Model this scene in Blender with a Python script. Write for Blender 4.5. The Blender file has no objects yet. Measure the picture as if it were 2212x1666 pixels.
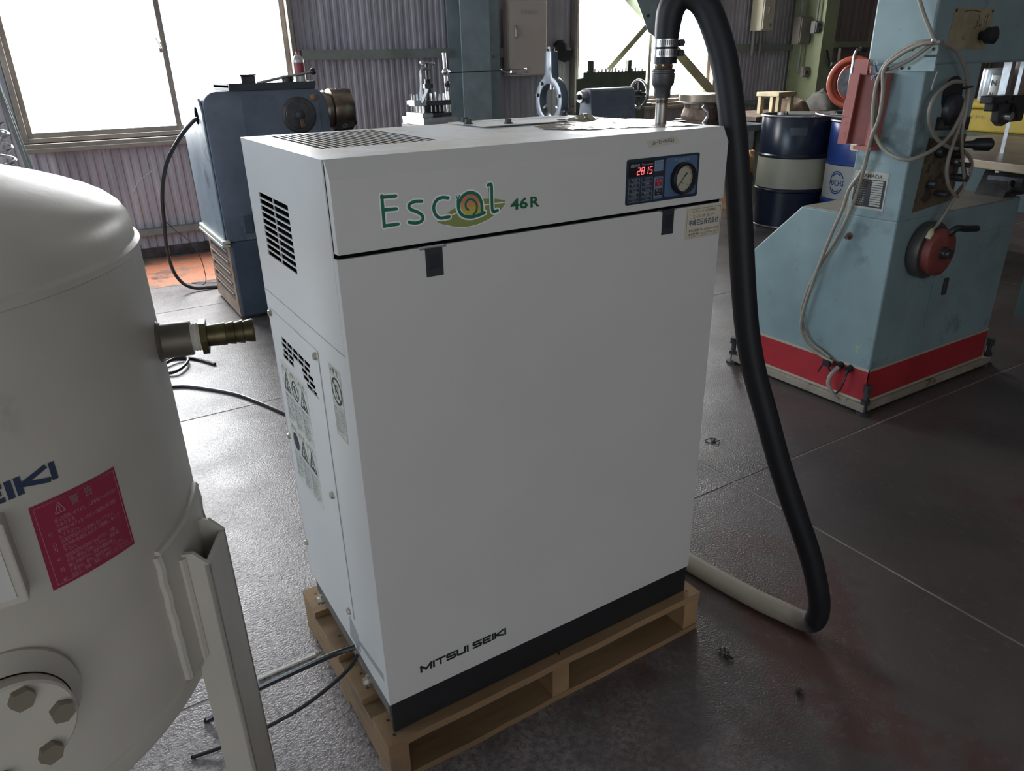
import bpy, bmesh, math, random
from mathutils import Vector, Matrix, noise as mnoise

random.seed(7)
S = bpy.context.scene
COL = S.collection

# ------------------------------------------------------------------ camera
CAM_F = 1577.72                     # focal length in pixels of the 2212 px wide frame
CAM_LOC = Vector((-0.3311, -1.0314, 1.3323))
YAW, PITCH, ROLL = 0.54559, 0.41456, -0.02322
fw = Vector((math.sin(YAW)*math.cos(PITCH), math.cos(YAW)*math.cos(PITCH), -math.sin(PITCH)))
r0 = Vector((math.cos(YAW), -math.sin(YAW), 0)); u0 = r0.cross(fw)
rr = r0*math.cos(ROLL)+u0*math.sin(ROLL); uu = -r0*math.sin(ROLL)+u0*math.cos(ROLL)
cam = bpy.data.cameras.new('camera'); cam.sensor_width = 36.0; cam.lens = CAM_F/2212*36.0
cam.clip_start = 0.02; cam.clip_end = 200
camo = bpy.data.objects.new('camera', cam); COL.objects.link(camo)
M3 = Matrix((rr, uu, -fw)).transposed()
camo.matrix_world = Matrix.Translation(CAM_LOC) @ M3.to_4x4()
S.camera = camo

# ------------------------------------------------------------------ world, light, exposure
W_ = bpy.data.worlds.new('sky'); S.world = W_; W_.use_nodes = True
bg = W_.node_tree.nodes['Background']
bg.inputs[0].default_value = (0.93, 0.96, 1.0, 1); bg.inputs[1].default_value = 1.62   # overcast daylight entering by the added front opening
BACK_GLOW = 22.0      # daylight behind the frosted panes of the back wall
SIDE_GLOW = 6.2      # daylight behind the frosted panes of the left wall
S.view_settings.view_transform = 'Standard'; S.view_settings.look = 'None'
S.view_settings.exposure = 0.0; S.view_settings.gamma = 1.0
S.view_settings.use_curve_mapping = False
S.cycles.max_bounces = 6; S.cycles.diffuse_bounces = 3; S.cycles.glossy_bounces = 3; S.cycles.use_adaptive_sampling = True; S.cycles.adaptive_threshold = .08
S.cycles.use_denoising = True
S.cycles.sample_clamp_indirect = 8.0

# ------------------------------------------------------------------ materials
MATS = {}
def mat(name, col, rough=0.5, metal=0.0, var=0.0, vs=6.0, bump=0.0, bs=60.0, spec=0.5, col2=None, p2=0.5, s2=5.0,
        col3=None, p3=0.6, s3=20.0, coat=0.0, alpha=1.0, rvar=0.0, stretch=None, sheen=0.0):
    """painted / worn surface: base colour with soft variation, up to two patch colours (wear, rust, dirt), fine bump"""
    if name in MATS: return MATS[name]
    m = bpy.data.materials.new(name); m.use_nodes = True; nt = m.node_tree; N = nt.nodes; L = nt.links
    b = N['Principled BSDF']; b.inputs['Roughness'].default_value = rough; b.inputs['Metallic'].default_value = metal
    b.inputs['Specular IOR Level'].default_value = spec
    if sheen:
        b.inputs['Sheen Weight'].default_value = sheen; b.inputs['Sheen Roughness'].default_value = .45
    if coat: b.inputs['Coat Weight'].default_value = coat
    if alpha < 1: b.inputs['Alpha'].default_value = alpha
    b.inputs['Base Color'].default_value = (*col, 1)
    if var or bump or col2 or col3 or rvar:
        tc = N.new('ShaderNodeTexCoord'); src = tc.outputs['Object']
        if stretch:
            mp = N.new('ShaderNodeMapping'); mp.inputs['Scale'].default_value = stretch; L.new(src, mp.inputs[0]); src = mp.outputs[0]
    cur = None
    def nz(scale, det=3, rgh=0.6):
        n = N.new('ShaderNodeTexNoise'); n.inputs['Scale'].default_value = scale
        n.inputs['Detail'].default_value = det; n.inputs['Roughness'].default_value = rgh; L.new(src, n.inputs['Vector']); return n
    def mix(a, bcol, fac):
        x = N.new('ShaderNodeMix'); x.data_type = 'RGBA'
        L.new(fac, x.inputs[0])
        if isinstance(a, tuple): x.inputs[6].default_value = (*a, 1)
        else: L.new(a, x.inputs[6])
        x.inputs[7].default_value = (*bcol, 1); return x.outputs[2]
    cur = col
    if var:
        n = nz(vs); rp = N.new('ShaderNodeValToRGB')
        lo = tuple(max(0, c*(1-var)) for c in col); hi = tuple(min(1, c*(1+var)) for c in col)
        rp.color_ramp.elements[0].position = .3; rp.color_ramp.elements[0].color = (*lo, 1)
        rp.color_ramp.elements[1].position = .7; rp.color_ramp.elements[1].color = (*hi, 1)
        L.new(n.outputs['Fac'], rp.inputs[0]); cur = rp.outputs[0]
    for c, p_, s_ in ((col2, p2, s2), (col3, p3, s3)):
        if c:
            n = nz(s_, 5, .7); rp = N.new('ShaderNodeMapRange'); rp.inputs[1].default_value = p_; rp.inputs[2].default_value = p_+.08
            L.new(n.outputs['Fac'], rp.inputs[0]); cur = mix(cur, c, rp.outputs[0])
    if not isinstance(cur, tuple): L.new(cur, b.inputs['Base Color'])
    if rvar:
        n = nz(vs*2.3); rp = N.new('ShaderNodeMapRange'); rp.inputs[1].default_value = .3; rp.inputs[2].default_value = .7
        rp.inputs[3].default_value = max(.03, rough-rvar); rp.inputs[4].default_value = min(1, rough+rvar)
        L.new(n.outputs['Fac'], rp.inputs[0]); L.new(rp.outputs[0], b.inputs['Roughness'])
    if bump:
        n = nz(bs, 2); bp = N.new('ShaderNodeBump'); bp.inputs['Strength'].default_value = bump; bp.inputs['Distance'].default_value = .004
        L.new(n.outputs['Fac'], bp.inputs['Height']); L.new(bp.outputs[0], b.inputs['Normal'])
    MATS[name] = m; return m
def emat(name, col, strength):
    if name in MATS: return MATS[name]
    m = bpy.data.materials.new(name); m.use_nodes = True; nt = m.node_tree
    b = nt.nodes['Principled BSDF']; b.inputs['Base Color'].default_value = (.8, .8, .8, 1)
    b.inputs['Emission Color'].default_value = (*col, 1); b.inputs['Emission Strength'].default_value = strength
    MATS[name] = m; return m
def glassmat(name, col=(1, 1, 1), rough=0.02):
    if name in MATS: return MATS[name]
    m = bpy.data.materials.new(name); m.use_nodes = True; nt = m.node_tree; N = nt.nodes
    t = N.new('ShaderNodeBsdfTransparent'); t.inputs[0].default_value = (*col, 1)
    g = N.new('ShaderNodeBsdfGlossy'); g.inputs['Roughness'].default_value = rough
    mx = N.new('ShaderNodeMixShader'); mx.inputs[0].default_value = .06; nt.links.new(t.outputs[0], mx.inputs[1]); nt.links.new(g.outputs[0], mx.inputs[2])
    nt.links.new(mx.outputs[0], N['Material Output'].inputs[0]); MATS[name] = m; return m

# ------------------------------------------------------------------ mesh helpers (everything is drawn in world coordinates)
class G:
    """collects shapes into one mesh"""
    def __init__(s): s.v = []; s.f = []
    def add(s, vs, fs):
        o = len(s.v); s.v += [Vector(v) for v in vs]; s.f += [tuple(i+o for i in f) for f in fs]; return s
    def box(s, x0, x1, y0, y1, z0, z1):
        return s.add([(x0,y0,z0),(x1,y0,z0),(x1,y1,z0),(x0,y1,z0),(x0,y0,z1),(x1,y0,z1),(x1,y1,z1),(x0,y1,z1)],
                     [(0,3,2,1),(4,5,6,7),(0,1,5,4),(1,2,6,5),(2,3,7,6),(3,0,4,7)])
    def prism(s, poly, mp, a, b):
        n = len(poly)
        return s.add([mp(u, v, a) for u, v in poly]+[mp(u, v, b) for u, v in poly],
                     [tuple(range(n))[::-1], tuple(range(n, 2*n))]+[(i, (i+1) % n, n+(i+1) % n, n+i) for i in range(n)])
    def cyl(s, p0, p1, r0, r1=None, n=16, rot=0.0):
        r1 = r0 if r1 is None else r1
        p0 = Vector(p0); p1 = Vector(p1); a, b = basis(p1-p0)
        A = [p0+r0*(math.cos(rot+2*math.pi*i/n)*a+math.sin(rot+2*math.pi*i/n)*b) for i in range(n)]
        B = [p1+r1*(math.cos(rot+2*math.pi*i/n)*a+math.sin(rot+2*math.pi*i/n)*b) for i in range(n)]
        return s.add(A+B, [tuple(range(n))[::-1], tuple(range(n, 2*n))]+[(i, (i+1) % n, n+(i+1) % n, n+i) for i in range(n)])
    def lathe(s, prof, base, axis, n=32, cap=True):
        """prof: (distance along axis, radius)"""
        base = Vector(base); ax = Vector(axis).normalized(); a, b = basis(ax); vs = []; fs = []
        for h, r in prof:
            vs += [base+ax*h+r*(math.cos(2*math.pi*i/n)*a+math.sin(2*math.pi*i/n)*b) for i in range(n)]
        for k in range(len(prof)-1):
            fs += [(k*n+i, k*n+(i+1) % n, (k+1)*n+(i+1) % n, (k+1)*n+i) for i in range(n)]
        if cap:
            fs += [tuple(range(n))[::-1], tuple(range((len(prof)-1)*n, len(prof)*n))]
        return s.add(vs, fs)
    def tube(s, pts, r, n=10, closed=False, smooth=6, rad=None):
        P = crom(pts, smooth, closed) if smooth else [Vector(p) for p in pts]
        m = len(P); vs = []; fs = []; up = None
        for k in range(m):
            t = (P[(k+1) % m]-P[k-1]) if closed else (P[min(k+1, m-1)]-P[max(k-1, 0)])
            t.normalize()
            if up is None: a, b = basis(t)
            else:
                a = up-t*up.dot(t)
                a = a.normalized() if a.length > 1e-6 else basis(t)[0]
                b = t.cross(a)
            up = a; q = r if rad is None else rad(k/(m-1))
            vs += [P[k]+q*(math.cos(2*math.pi*i/n)*a+math.sin(2*math.pi*i/n)*b) for i in range(n)]
        for k in range(m if closed else m-1):
            k2 = (k+1) % m
            fs += [(k*n+i, k*n+(i+1) % n, k2*n+(i+1) % n, k2*n+i) for i in range(n)]
        if not closed: fs += [tuple(range(n))[::-1], tuple(range((m-1)*n, m*n))]
        return s.add(vs, fs)
    def bar(s, p0, p1, w, h, up=(0, 0, 1)):
        p0 = Vector(p0); p1 = Vector(p1); t = (p1-p0).normalized(); u = Vector(up); u = (u-t*u.dot(t)).normalized(); q = t.cross(u)
        vs = [p+q*(a*w/2)+u*(b*h/2) for p in (p0, p1) for a, b in ((-1,-1),(1,-1),(1,1),(-1,1))]
        return s.add(vs, [(0,1,2,3),(7,6,5,4),(0,4,5,1),(1,5,6,2),(2,6,7,3),(3,7,4,0)])
    def sphere(s, c, r, n=14, sz=1.0):
        prof = [(-r*sz*math.cos(math.pi*k/8), max(1e-4, r*math.sin(math.pi*k/8))) for k in range(9)]
        return s.lathe(prof, c, (0, 0, 1), n)
    def ring(s, c, axis, R, r, n=32, m=8):
        a, b = basis(Vector(axis)); c = Vector(c)
        return s.tube([c+R*(math.cos(2*math.pi*i/n)*a+math.sin(2*math.pi*i/n)*b) for i in range(n)], r, m, True, 0)
    def panel(s, u0, u1, v0, v1, holes, mp, t):
        """sheet with rectangular punched holes; mp(u,v,d) maps to the world, d from 0 (outer face) to -t"""
        us = sorted({u0, u1, *[h[0] for h in holes], *[h[1] for h in holes]}); vs = sorted({v0, v1, *[h[2] for h in holes], *[h[3] for h in holes]})
        keep = {}
        for i in range(len(us)-1):
            for j in range(len(vs)-1):
                cu = (us[i]+us[i+1])/2; cv = (vs[j]+vs[j+1])/2
                keep[i, j] = not any(h[0] < cu < h[1] and h[2] < cv < h[3] for h in holes)
        idx = {}; V = []; F = []
        def vid(i, j, k):
            if (i, j, k) not in idx: idx[i, j, k] = len(V); V.append(mp(us[i], vs[j], 0 if k == 0 else -t))
            return idx[i, j, k]
        for (i, j), kp in keep.items():
            if not kp: continue
            F.append((vid(i,j,0), vid(i+1,j,0), vid(i+1,j+1,0), vid(i,j+1,0))); F.append((vid(i,j,1), vid(i,j+1,1), vid(i+1,j+1,1), vid(i+1,j,1)))
            for (di, dj, A, B) in ((-1,0,(i,j),(i,j+1)), (1,0,(i+1,j),(i+1,j+1)), (0,-1,(i,j),(i+1,j)), (0,1,(i,j+1),(i+1,j+1))):
                if not keep.get((i+di, j+dj), False):
                    F.append((vid(*A,0), vid(*B,0), vid(*B,1), vid(*A,1)))
        return s.add(V, F)
def basis(t):
    t = t.normalized(); h = Vector((0, 0, 1)) if abs(t.z) < .9 else Vector((1, 0, 0))
    a = h.cross(t).normalized(); return a, t.cross(a)
def crom(pts, k, closed=False):
    P = [Vector(p) for p in pts]
    if len(P) < 3: return P
    out = []; n = len(P)
    for i in range(n if closed else n-1):
        a = P[i-1] if (closed or i) else P[0]*2-P[1]; b = P[i]; c = P[(i+1) % n]
        d = P[(i+2) % n] if (closed or i+2 < n) else P[-1]*2-P[-2]
        for j in range(k):
            t = j/k; out.append(.5*((2*b)+(c-a)*t+(2*a-5*b+4*c-d)*t*t+(3*b-a-3*c+d)*t**3))
    if not closed: out.append(P[-1])
    return out
def rrect(u0, u1, v0, v1, r, n=4):
    P = []
    for cx, cy, a0 in ((u1-r, v1-r, 0), (u0+r, v1-r, 90), (u0+r, v0+r, 180), (u1-r, v0+r, 270)):
        for k in range(n+1):
            a = math.radians(a0+90*k/n); P.append((cx+r*math.cos(a), cy+r*math.sin(a)))
    return P
def circ(cu, cv, r, n=24, a0=0): return [(cu+r*math.cos(a0+2*math.pi*i/n), cv+r*math.sin(a0+2*math.pi*i/n)) for i in range(n)]
JIT = [0]
def jit():
    JIT[0] = (JIT[0]+1) % 23; return JIT[0]*4e-6
def ribbon(g, pts, w, mp, d, k=5, t=.0001, cap=True):
    """flat stroke of width w along a 2-D line"""
    P = [Vector((a, b, 0)) for a, b in pts]
    P = crom(P, k) if len(P) > 2 else P
    L = []; R = []
    for i in range(len(P)):
        tt = (P[min(i+1, len(P)-1)]-P[max(i-1, 0)]).normalized(); q = Vector((-tt.y, tt.x, 0))*w/2
        L.append(P[i]+q); R.append(P[i]-q)
    g.prism([(v.x, v.y) for v in L]+[(v.x, v.y) for v in reversed(R)], mp, d-t, d+jit())
    if cap:
        for e in (P[0], P[-1]): g.prism(circ(e.x, e.y, w*.49, 12), mp, d-t, d+jit())
    return g

def root_of(o):
    while o.parent: o = o.parent
    return o
def obj(name, g, m, parent=None, bevel=0.0, smooth=False, seg=2, ang=30, weld=False):
    off = root_of(parent).location if parent else Vector((0, 0, 0))
    me = bpy.data.meshes.new(name)
    if isinstance(g, G): me.from_pydata([tuple(v-off) for v in g.v], [], g.f)
    bm = bmesh.new(); bm.from_mesh(me)
    if weld: bmesh.ops.remove_doubles(bm, verts=bm.verts, dist=1e-5)
    bmesh.ops.recalc_face_normals(bm, faces=bm.faces)
    if bevel:
        es = [e for e in bm.edges if len(e.link_faces) == 2 and e.calc_face_angle(0) > math.radians(ang)]
        bmesh.ops.bevel(bm, geom=es, offset=bevel, segments=seg, affect='EDGES', profile=.5, clamp_overlap=True)
    for f in bm.faces: f.smooth = bool(smooth)
    if smooth:
        for e in bm.edges:
            if len(e.link_faces) == 2 and e.calc_face_angle(0) > math.radians(38): e.smooth = False
    bm.to_mesh(me); bm.free()
    me.materials.append(m)
    o = bpy.data.objects.new(name, me); COL.objects.link(o)
    if parent: o.parent = parent
    return o
def copy_at(o, delta):
    c = o.copy(); COL.objects.link(c); c.parent = o.parent; c.location = o.location+Vector(delta); return c
def thing(name, label, cat, loc, group=None, kind=None):
    o = bpy.data.objects.new(name, None); COL.objects.link(o); o.location = Vector(loc); o.empty_display_size = .05
    if label: o['label'] = label
    if cat: o['category'] = cat
    if group: o['group'] = group
    if kind: o['kind'] = kind
    return o
def tag(o, label, cat, group=None, kind=None):
    if label: o['label'] = label
    if cat: o['category'] = cat
    if group: o['group'] = group
    if kind: o['kind'] = kind
    return o
def lab(o, text): o['label'] = text; return o

FONT_CACHE = {}
def text_mesh2d(body, bold=0.0):
    key = (body, bold)
    if key in FONT_CACHE: return FONT_CACHE[key]
    c = bpy.data.curves.new('lettering', 'FONT'); c.body = body; c.resolution_u = 2; c.offset = bold; c.fill_mode = 'FRONT'
    o = bpy.data.objects.new('lettering', c); COL.objects.link(o)
    dg = bpy.context.evaluated_depsgraph_get()
    me = bpy.data.meshes.new_from_object(o.evaluated_get(dg))
    vs = [(v.co.x, v.co.y) for v in me.vertices]; fs = [tuple(p.vertices) for p in me.polygons]
    bpy.data.objects.remove(o); bpy.data.curves.remove(c); bpy.data.meshes.remove(me)
    if not vs: vs = [(0, 0)]; fs = []
    FONT_CACHE[key] = (vs, fs); return vs, fs
def text(g, body, u0, v0, h, mp, d, width=None, bold=0.0, align='L', slant=0.0):
    """letters of cap height about h with lower-left at (u0,v0)"""
    vs, fs = text_mesh2d(body, bold)
    xs = [v[0] for v in vs]; ys = [v[1] for v in vs]; sx = sy = h/0.72
    x0 = min(xs); wd = max(xs)-x0
    if width: sx = width/max(wd, 1e-6)
    o = -wd*sx/2 if align == 'C' else 0
    g.add([mp(u0+o+(x-x0)*sx+slant*y*sy, v0+y*sy, d) for x, y in vs], fs); return g

FRONT = lambda y: (lambda u, v, d: (u, y-d, v))          # face that looks towards -y: u = x, v = z
LEFT = lambda x: (lambda u, v, d: (x-d, -u, v))          # face that looks towards -x: u = -y, v = z
TOP = lambda z: (lambda u, v, d: (u, v, z+d))

# stroke letters (wide bold sans) for the maker's name
GL = {'M': ([[(0,0),(0,1)], [(1,0),(1,1)], [(0,1),(.5,.22)], [(.5,.22),(1,1)]], 1.25), 'I': ([[(0,0),(0,1)]], 0.0), 'T': ([[(0,1),(1,1)], [(.5,0),(.5,1)]], 1.05),
      'S': ([[(1,1),(.12,1),(0,.88),(0,.62),(.12,.5),(.88,.5),(1,.38),(1,.12),(.88,0),(0,0)]], 1.0), 'U': ([[(0,1),(0,.14),(.14,0),(.86,0),(1,.14),(1,1)]], 1.0),
      'E': ([[(0,0),(0,1)], [(0,1),(1,1)], [(0,.5),(.92,.5)], [(0,0),(1,0)]], .95), 'K': ([[(0,0),(0,1)], [(1,1),(.1,.5)], [(.1,.5),(1.05,0)]], 1.05)}
def strokes(g, word, u0, v0, h, mp, d, w=None, gap=.38, sub=1):
    w = w or h*.255; u = u0
    for ch in word:
        if ch == ' ': u += h*.45; continue
        L, wd = GL[ch]
        for ln in L:
            pts = [(u+w/2+a*wd*h, v0+w/2+b*(h-w)) for a, b in ln]
            for a, b in zip(pts, pts[1:]):
                dx, dy = b[0]-a[0], b[1]-a[1]; q = math.hypot(dx, dy); e = w*.5 if len(ln) > 1 else 0
                A = (a[0]-dx/q*e, a[1]-dy/q*e); B = (b[0]+dx/q*e, b[1]+dy/q*e)
                n = max(1, sub); ribbon(g, [(A[0]+(B[0]-A[0])*k/n, A[1]+(B[1]-A[1])*k/n) for k in range(n+1)], w, mp, d, k=1, cap=False)
        u += wd*h+w+gap*w
    return u

# ------------------------------------------------------------------ palette
m_wall = mat('wall_sheet', (.36,.345,.375), .55, 0, .25, 3, col2=(.40,.35,.33), p2=.62, s2=2.5, stretch=(3,3,.4))
m_wallr = mat('wall_sheet_far', (.22,.18,.16), .55, 0, .2, 3, stretch=(3,3,.4))
m_steel_green = mat('column_paint', (.25,.31,.32), .5, 0, .2, 4, col2=(.16,.12,.09), p2=.68, s2=6)
m_green_post = mat('green_post_paint', (.30,.33,.19), .5, 0, .12, 3)
m_girt = mat('girt_paint', (.20,.22,.20), .55, 0, .2, 5)
m_alum = mat('aged_aluminium', (.27,.235,.20), .42, .3, .2, 8)
m_rubber = mat('black_rubber', (.012,.013,.016), .5, 0, .3, 20, spec=.4)
m_dark = mat('interior_black', (.005,.006,.008), .9, spec=0.0)
m_screw = mat('zinc_screw', (.45,.42,.36), .35, .8, .3, 30)
m_dsteel = mat('dark_steel', (.07,.07,.075), .4, .6, .4, 15, col2=(.10,.06,.04), p2=.62, s2=12)
m_bright = mat('bright_steel', (.55,.55,.55), .28, 1, .25, 20)
m_black = mat('black_plastic', (.012,.013,.015), .45)

# ------------------------------------------------------------------ the setting
# floor: painted concrete bays with recessed joints
m_floor = mat('floor_paint', (.092,.077,.072), .38, 0, .30, 1.3, bump=.4, bs=170, spec=.62,
              col2=(.098,.055,.046), p2=.53, s2=1.4, col3=(.115,.102,.096), p3=.57, s3=30, rvar=.10)
# left of the compressor: worn speckle, paled further to paint in window light
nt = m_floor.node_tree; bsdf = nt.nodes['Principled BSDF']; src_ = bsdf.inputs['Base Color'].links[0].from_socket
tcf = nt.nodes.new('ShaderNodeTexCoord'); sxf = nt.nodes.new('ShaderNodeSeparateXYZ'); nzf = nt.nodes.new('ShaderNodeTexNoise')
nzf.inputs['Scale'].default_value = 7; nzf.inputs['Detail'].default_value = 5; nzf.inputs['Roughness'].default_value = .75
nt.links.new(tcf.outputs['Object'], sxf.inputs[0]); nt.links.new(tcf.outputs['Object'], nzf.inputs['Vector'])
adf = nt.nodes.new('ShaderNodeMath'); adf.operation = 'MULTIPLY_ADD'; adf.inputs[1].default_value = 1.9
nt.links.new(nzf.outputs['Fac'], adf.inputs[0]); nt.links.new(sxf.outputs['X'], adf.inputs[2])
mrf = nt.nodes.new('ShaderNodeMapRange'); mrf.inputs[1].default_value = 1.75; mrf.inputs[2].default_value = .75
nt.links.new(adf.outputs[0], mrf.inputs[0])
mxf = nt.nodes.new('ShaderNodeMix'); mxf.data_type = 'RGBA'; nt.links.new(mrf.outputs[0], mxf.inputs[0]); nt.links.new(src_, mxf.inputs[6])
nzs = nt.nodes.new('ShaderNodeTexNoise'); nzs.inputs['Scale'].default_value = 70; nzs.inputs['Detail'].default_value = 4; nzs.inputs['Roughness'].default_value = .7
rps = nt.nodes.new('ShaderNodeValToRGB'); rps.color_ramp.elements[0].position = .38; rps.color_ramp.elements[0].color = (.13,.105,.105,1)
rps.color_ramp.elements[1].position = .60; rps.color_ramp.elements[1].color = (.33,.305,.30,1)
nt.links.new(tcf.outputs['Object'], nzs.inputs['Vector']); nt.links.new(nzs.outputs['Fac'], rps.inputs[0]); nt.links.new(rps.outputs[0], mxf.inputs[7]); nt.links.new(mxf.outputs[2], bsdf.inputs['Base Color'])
m_joint = mat('joint_filler', (.30,.27,.25), .8, 0, .4, 6)
fl = thing('floor', None, None, (0, 0, 0), kind='structure')
fx = [-4.0, -1.80, 1.44, 4.68, 7.92, 12.0]; fy = [-4.5, -2.78, -1.18, .42, 2.02, 3.68, 5.4]
slab_i = 0
for i in range(len(fx)-1):
    for j in range(len(fy)-1):
        g = G().box(fx[i]+.0025, fx[i+1]-.0025, fy[j]+.0025, fy[j+1]-.0025, -.12, 0)
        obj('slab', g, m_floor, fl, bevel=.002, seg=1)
obj('joint_filler', G().box(-4, 12, -4.5, 5.4, -.14, -.0015), m_joint, fl)
# worn orange walkway paint along the back wall
m_orange = mat('orange_paint', (.52,.20,.11), .45, 0, .2, 3, col2=(.25,.17,.13), p2=.5, s2=5, col3=(.12,.09,.08), p3=.56, s3=3)
o = obj('painted_strip', G().box(-4, 2.4, 4.30, 5.2, .0002, .0012), m_orange, fl)

# back wall: corrugated sheets on girts and columns, two windows
YW = 5.28
wb = thing('wall_back', None, None, (0, YW, 0), kind='structure')
def sheet(x0, x1, z0, z1, pitch, m, depth=.008, par=wb, y=YW):
    n = max(1, round((x1-x0)/pitch)); w = (x1-x0)/n; pr = []
    for k in range(n):
        for f, d in ((0, 0), (.30, 0), (.45, 1), (.85, 1)): pr.append((x0+(k+f)*w, y+.02-d*depth))
    pr.append((x1, y+.02)); V = []; F = []
    for x, yy in pr: V += [(x, yy, z0), (x, yy, z1)]
    for k in range(len(pr)-1): F.append((2*k, 2*k+2, 2*k+3, 2*k+1))
    return obj('corrugated_sheet', G().add(V, F), m, par)
WIN1 = (-.42, 1.556, .90, 2.75); WIN2 = (4.26, 6.18, .93, 2.75)
edges = [-4, -3.2, -2.3, -1.36, -.42, .58, 1.556, 2.3, 2.92, 3.6, 4.26, 5.2, 6.18, 6.9, 7.5]
for a, b in zip(edges, edges[1:]):
    win = [w for w in (WIN1, WIN2) if a >= w[0]-.01 and b <= w[1]+.01]
    if win:
        sheet(a, b, .07, win[0][2], .058, m_wall); sheet(a, b, win[0][3], 4.4, .058, m_wall)
    else:
        sheet(a, b, .07, 1.43, .058, m_wall); sheet(a, b, 1.43, 4.4, .058, m_wall)
x = 7.5
while x < 11.9:
    sheet(x, x+.92, .07, 1.46, .115, m_wallr, .02); sheet(x, x+.92, 1.46, 4.4, .115, m_wallr, .02); x += .92
obj('backing_sheet', G().box(-4, WIN1[0], YW+.03, YW+.06, 0, 4.5).box(WIN1[1], WIN2[0], YW+.03, YW+.06, 0, 4.5).box(WIN2[1], 12.1, YW+.03, YW+.06, 0, 4.5)
    .box(WIN1[0], WIN1[1], YW+.03, YW+.06, 0, WIN1[2]).box(WIN2[0], WIN2[1], YW+.03, YW+.06, 0, WIN2[2])
    .box(WIN1[0], WIN1[1], YW+.03, YW+.06, WIN1[3], 4.5).box(WIN2[0], WIN2[1], YW+.03, YW+.06, WIN2[3], 4.5), m_dark, wb)
for a, b, z0, z1 in ((1.60, 2.92, 1.408, 1.465), (3.38, 4.22, 1.40, 1.46), (6.25, 7.42, 1.42, 1.475), (7.62, 12, 1.445, 1.495)):
    obj('girt', G().box(a, b, YW-.05, YW+.005, z0, z1).box(a, b, YW-.055, YW-.05, z0-.012, z1+.004), m_girt if a < 7 else m_green_post, wb)
for a, b, z0, z1 in ((-4, 2.92, .180, .228), (3.38, 7.42, .19, .24), (6.2, 7.42, .838, .89)):
    obj('girt', G().box(a, b, YW-.05, YW+.005, z0, z1), m_girt, wb)
obj('kick_plate', G().box(-4, 12, YW-.02, YW+.02, .0, .075), m_dsteel, wb)
# H columns
def hcol(x0, x1, y0, y1, m, t=.014):
    g = G().box(x0, x1, y0, y0+t, 0, 4.4).box(x0, x1, y1-t, y1, 0, 4.4).box((x0+x1)/2-.006, (x0+x1)/2+.006, y0+t, y1-t, 0, 4.4)
    return obj('column', g, m, wb)
hcol(2.92, 3.20, 5.02, YW-.0, m_steel_green)
obj('column_stiffener', G().box(3.21, 3.38, 5.16, 5.25, 0, 4.4), m_steel_green, wb)
obj('column', G().box(7.40, 7.62, 4.83, 4.845, 0, 4.4).box(7.40, 7.62, 5.235, 5.25, 0, 4.4).box(7.41, 7.425, 4.845, 5.235, 0, 4.4), m_green_post, wb)

# windows: aluminium sliding sashes with frosted panes glowing with daylight
m_pane = emat('frosted_pane', (.97, .985, 1.0), BACK_GLOW)
m_pane2 = emat('frosted_pane_side', (.70, .85, 1.0), SIDE_GLOW)
def window(n, x0, x1, z0, z1, xm):
    w = thing('window_%d' % n, None, None, ((x0+x1)/2, YW, z0), kind='structure')
    t = .045
    obj('frame', G().box(x0, x0+.035, YW-.06, YW+.05, z0, z1).box(x1-.035, x1, YW-.06, YW+.05, z0, z1).box(x0+.035, x1-.035, YW-.06, YW+.05, z0, z0+.03).box(x0+.035, x1-.035, YW-.06, YW+.05, z1-.03, z1), m_alum, w, bevel=.003)
    obj('sill', G().box(x0-.03, x1+.03, YW-.10, YW+.02, z0-.055, z0-.005).box(x0-.03, x1+.03, YW-.11, YW-.10, z0-.065, z0-.035), m_alum, w, bevel=.004)
    for k, (a, b, y) in enumerate(((x0+.035, xm+.022, YW-.035), (xm-.022, x1-.035, YW+.005))):
        sw = .034 if k == 0 else .030
        obj('sash', G().box(a, a+sw, y, y+.028, z0+.03, z1-.03).box(b-.040, b, y, y+.028, z0+.03, z1-.03).box(a+sw, b-.040, y, y+.028, z0+.03, z0+.065).box(a+sw, b-.040, y, y+.028, z1-.08, z1-.03), m_alum, w, bevel=.003)
        obj('pane', G().box(a+.01, b-.01, y+.012, y+.018, z0+.05, z1-.05), m_pane, w)
    return w
w1 = window(1, WIN1[0], WIN1[1], WIN1[2], WIN1[3], .600)
obj('latch', G().box(.560, .585, YW-.06, YW-.035, 1.46, 1.53).bar((.575, YW-.062, 1.49), (.548, YW-.085, 1.56), .012, .014), m_alum, w1, bevel=.003)
w2 = window(2, WIN2[0], WIN2[1], WIN2[2], WIN2[3], 5.235)

# left wall (out of view) with a long window band, right wall, ceiling, front wall with an opening added for fill light
wl = thing('wall_left', None, None, (-4, 0, 0), kind='structure')
obj('wall_sheet', G().box(-4.1, -4, -4.5, .4, 0, 4.5).box(-4.1, -4, 4.1, 5.4, 0, 4.5).box(-4.1, -4, .4, 4.1, 0, 1.0).box(-4.1, -4, .4, 4.1, 2.9, 4.5), m_wall, wl)
w3 = thing('window_3', None, None, (-4, 3, 1.0), kind='structure')
for k in range(4):
    y0 = .4+k*.925
    obj('sash', G().box(-4.03, -3.98, y0, y0+.04, 1.0, 2.9).box(-4.03, -3.98, y0+.885, y0+.925, 1.0, 2.9).box(-4.03, -3.98, y0+.04, y0+.885, 1.0, 1.05).box(-4.03, -3.98, y0+.04, y0+.885, 2.85, 2.9), m_alum, w3)
    obj('pane', G().box(-4.02, -4.01, y0+.03, y0+.895, 1.03, 2.87), m_pane2, w3)
wr = tag(obj('wall_right', G().box(12, 12.1, -4.5, 5.4, 0, 4.5), m_wallr), None, None, kind='structure')
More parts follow.
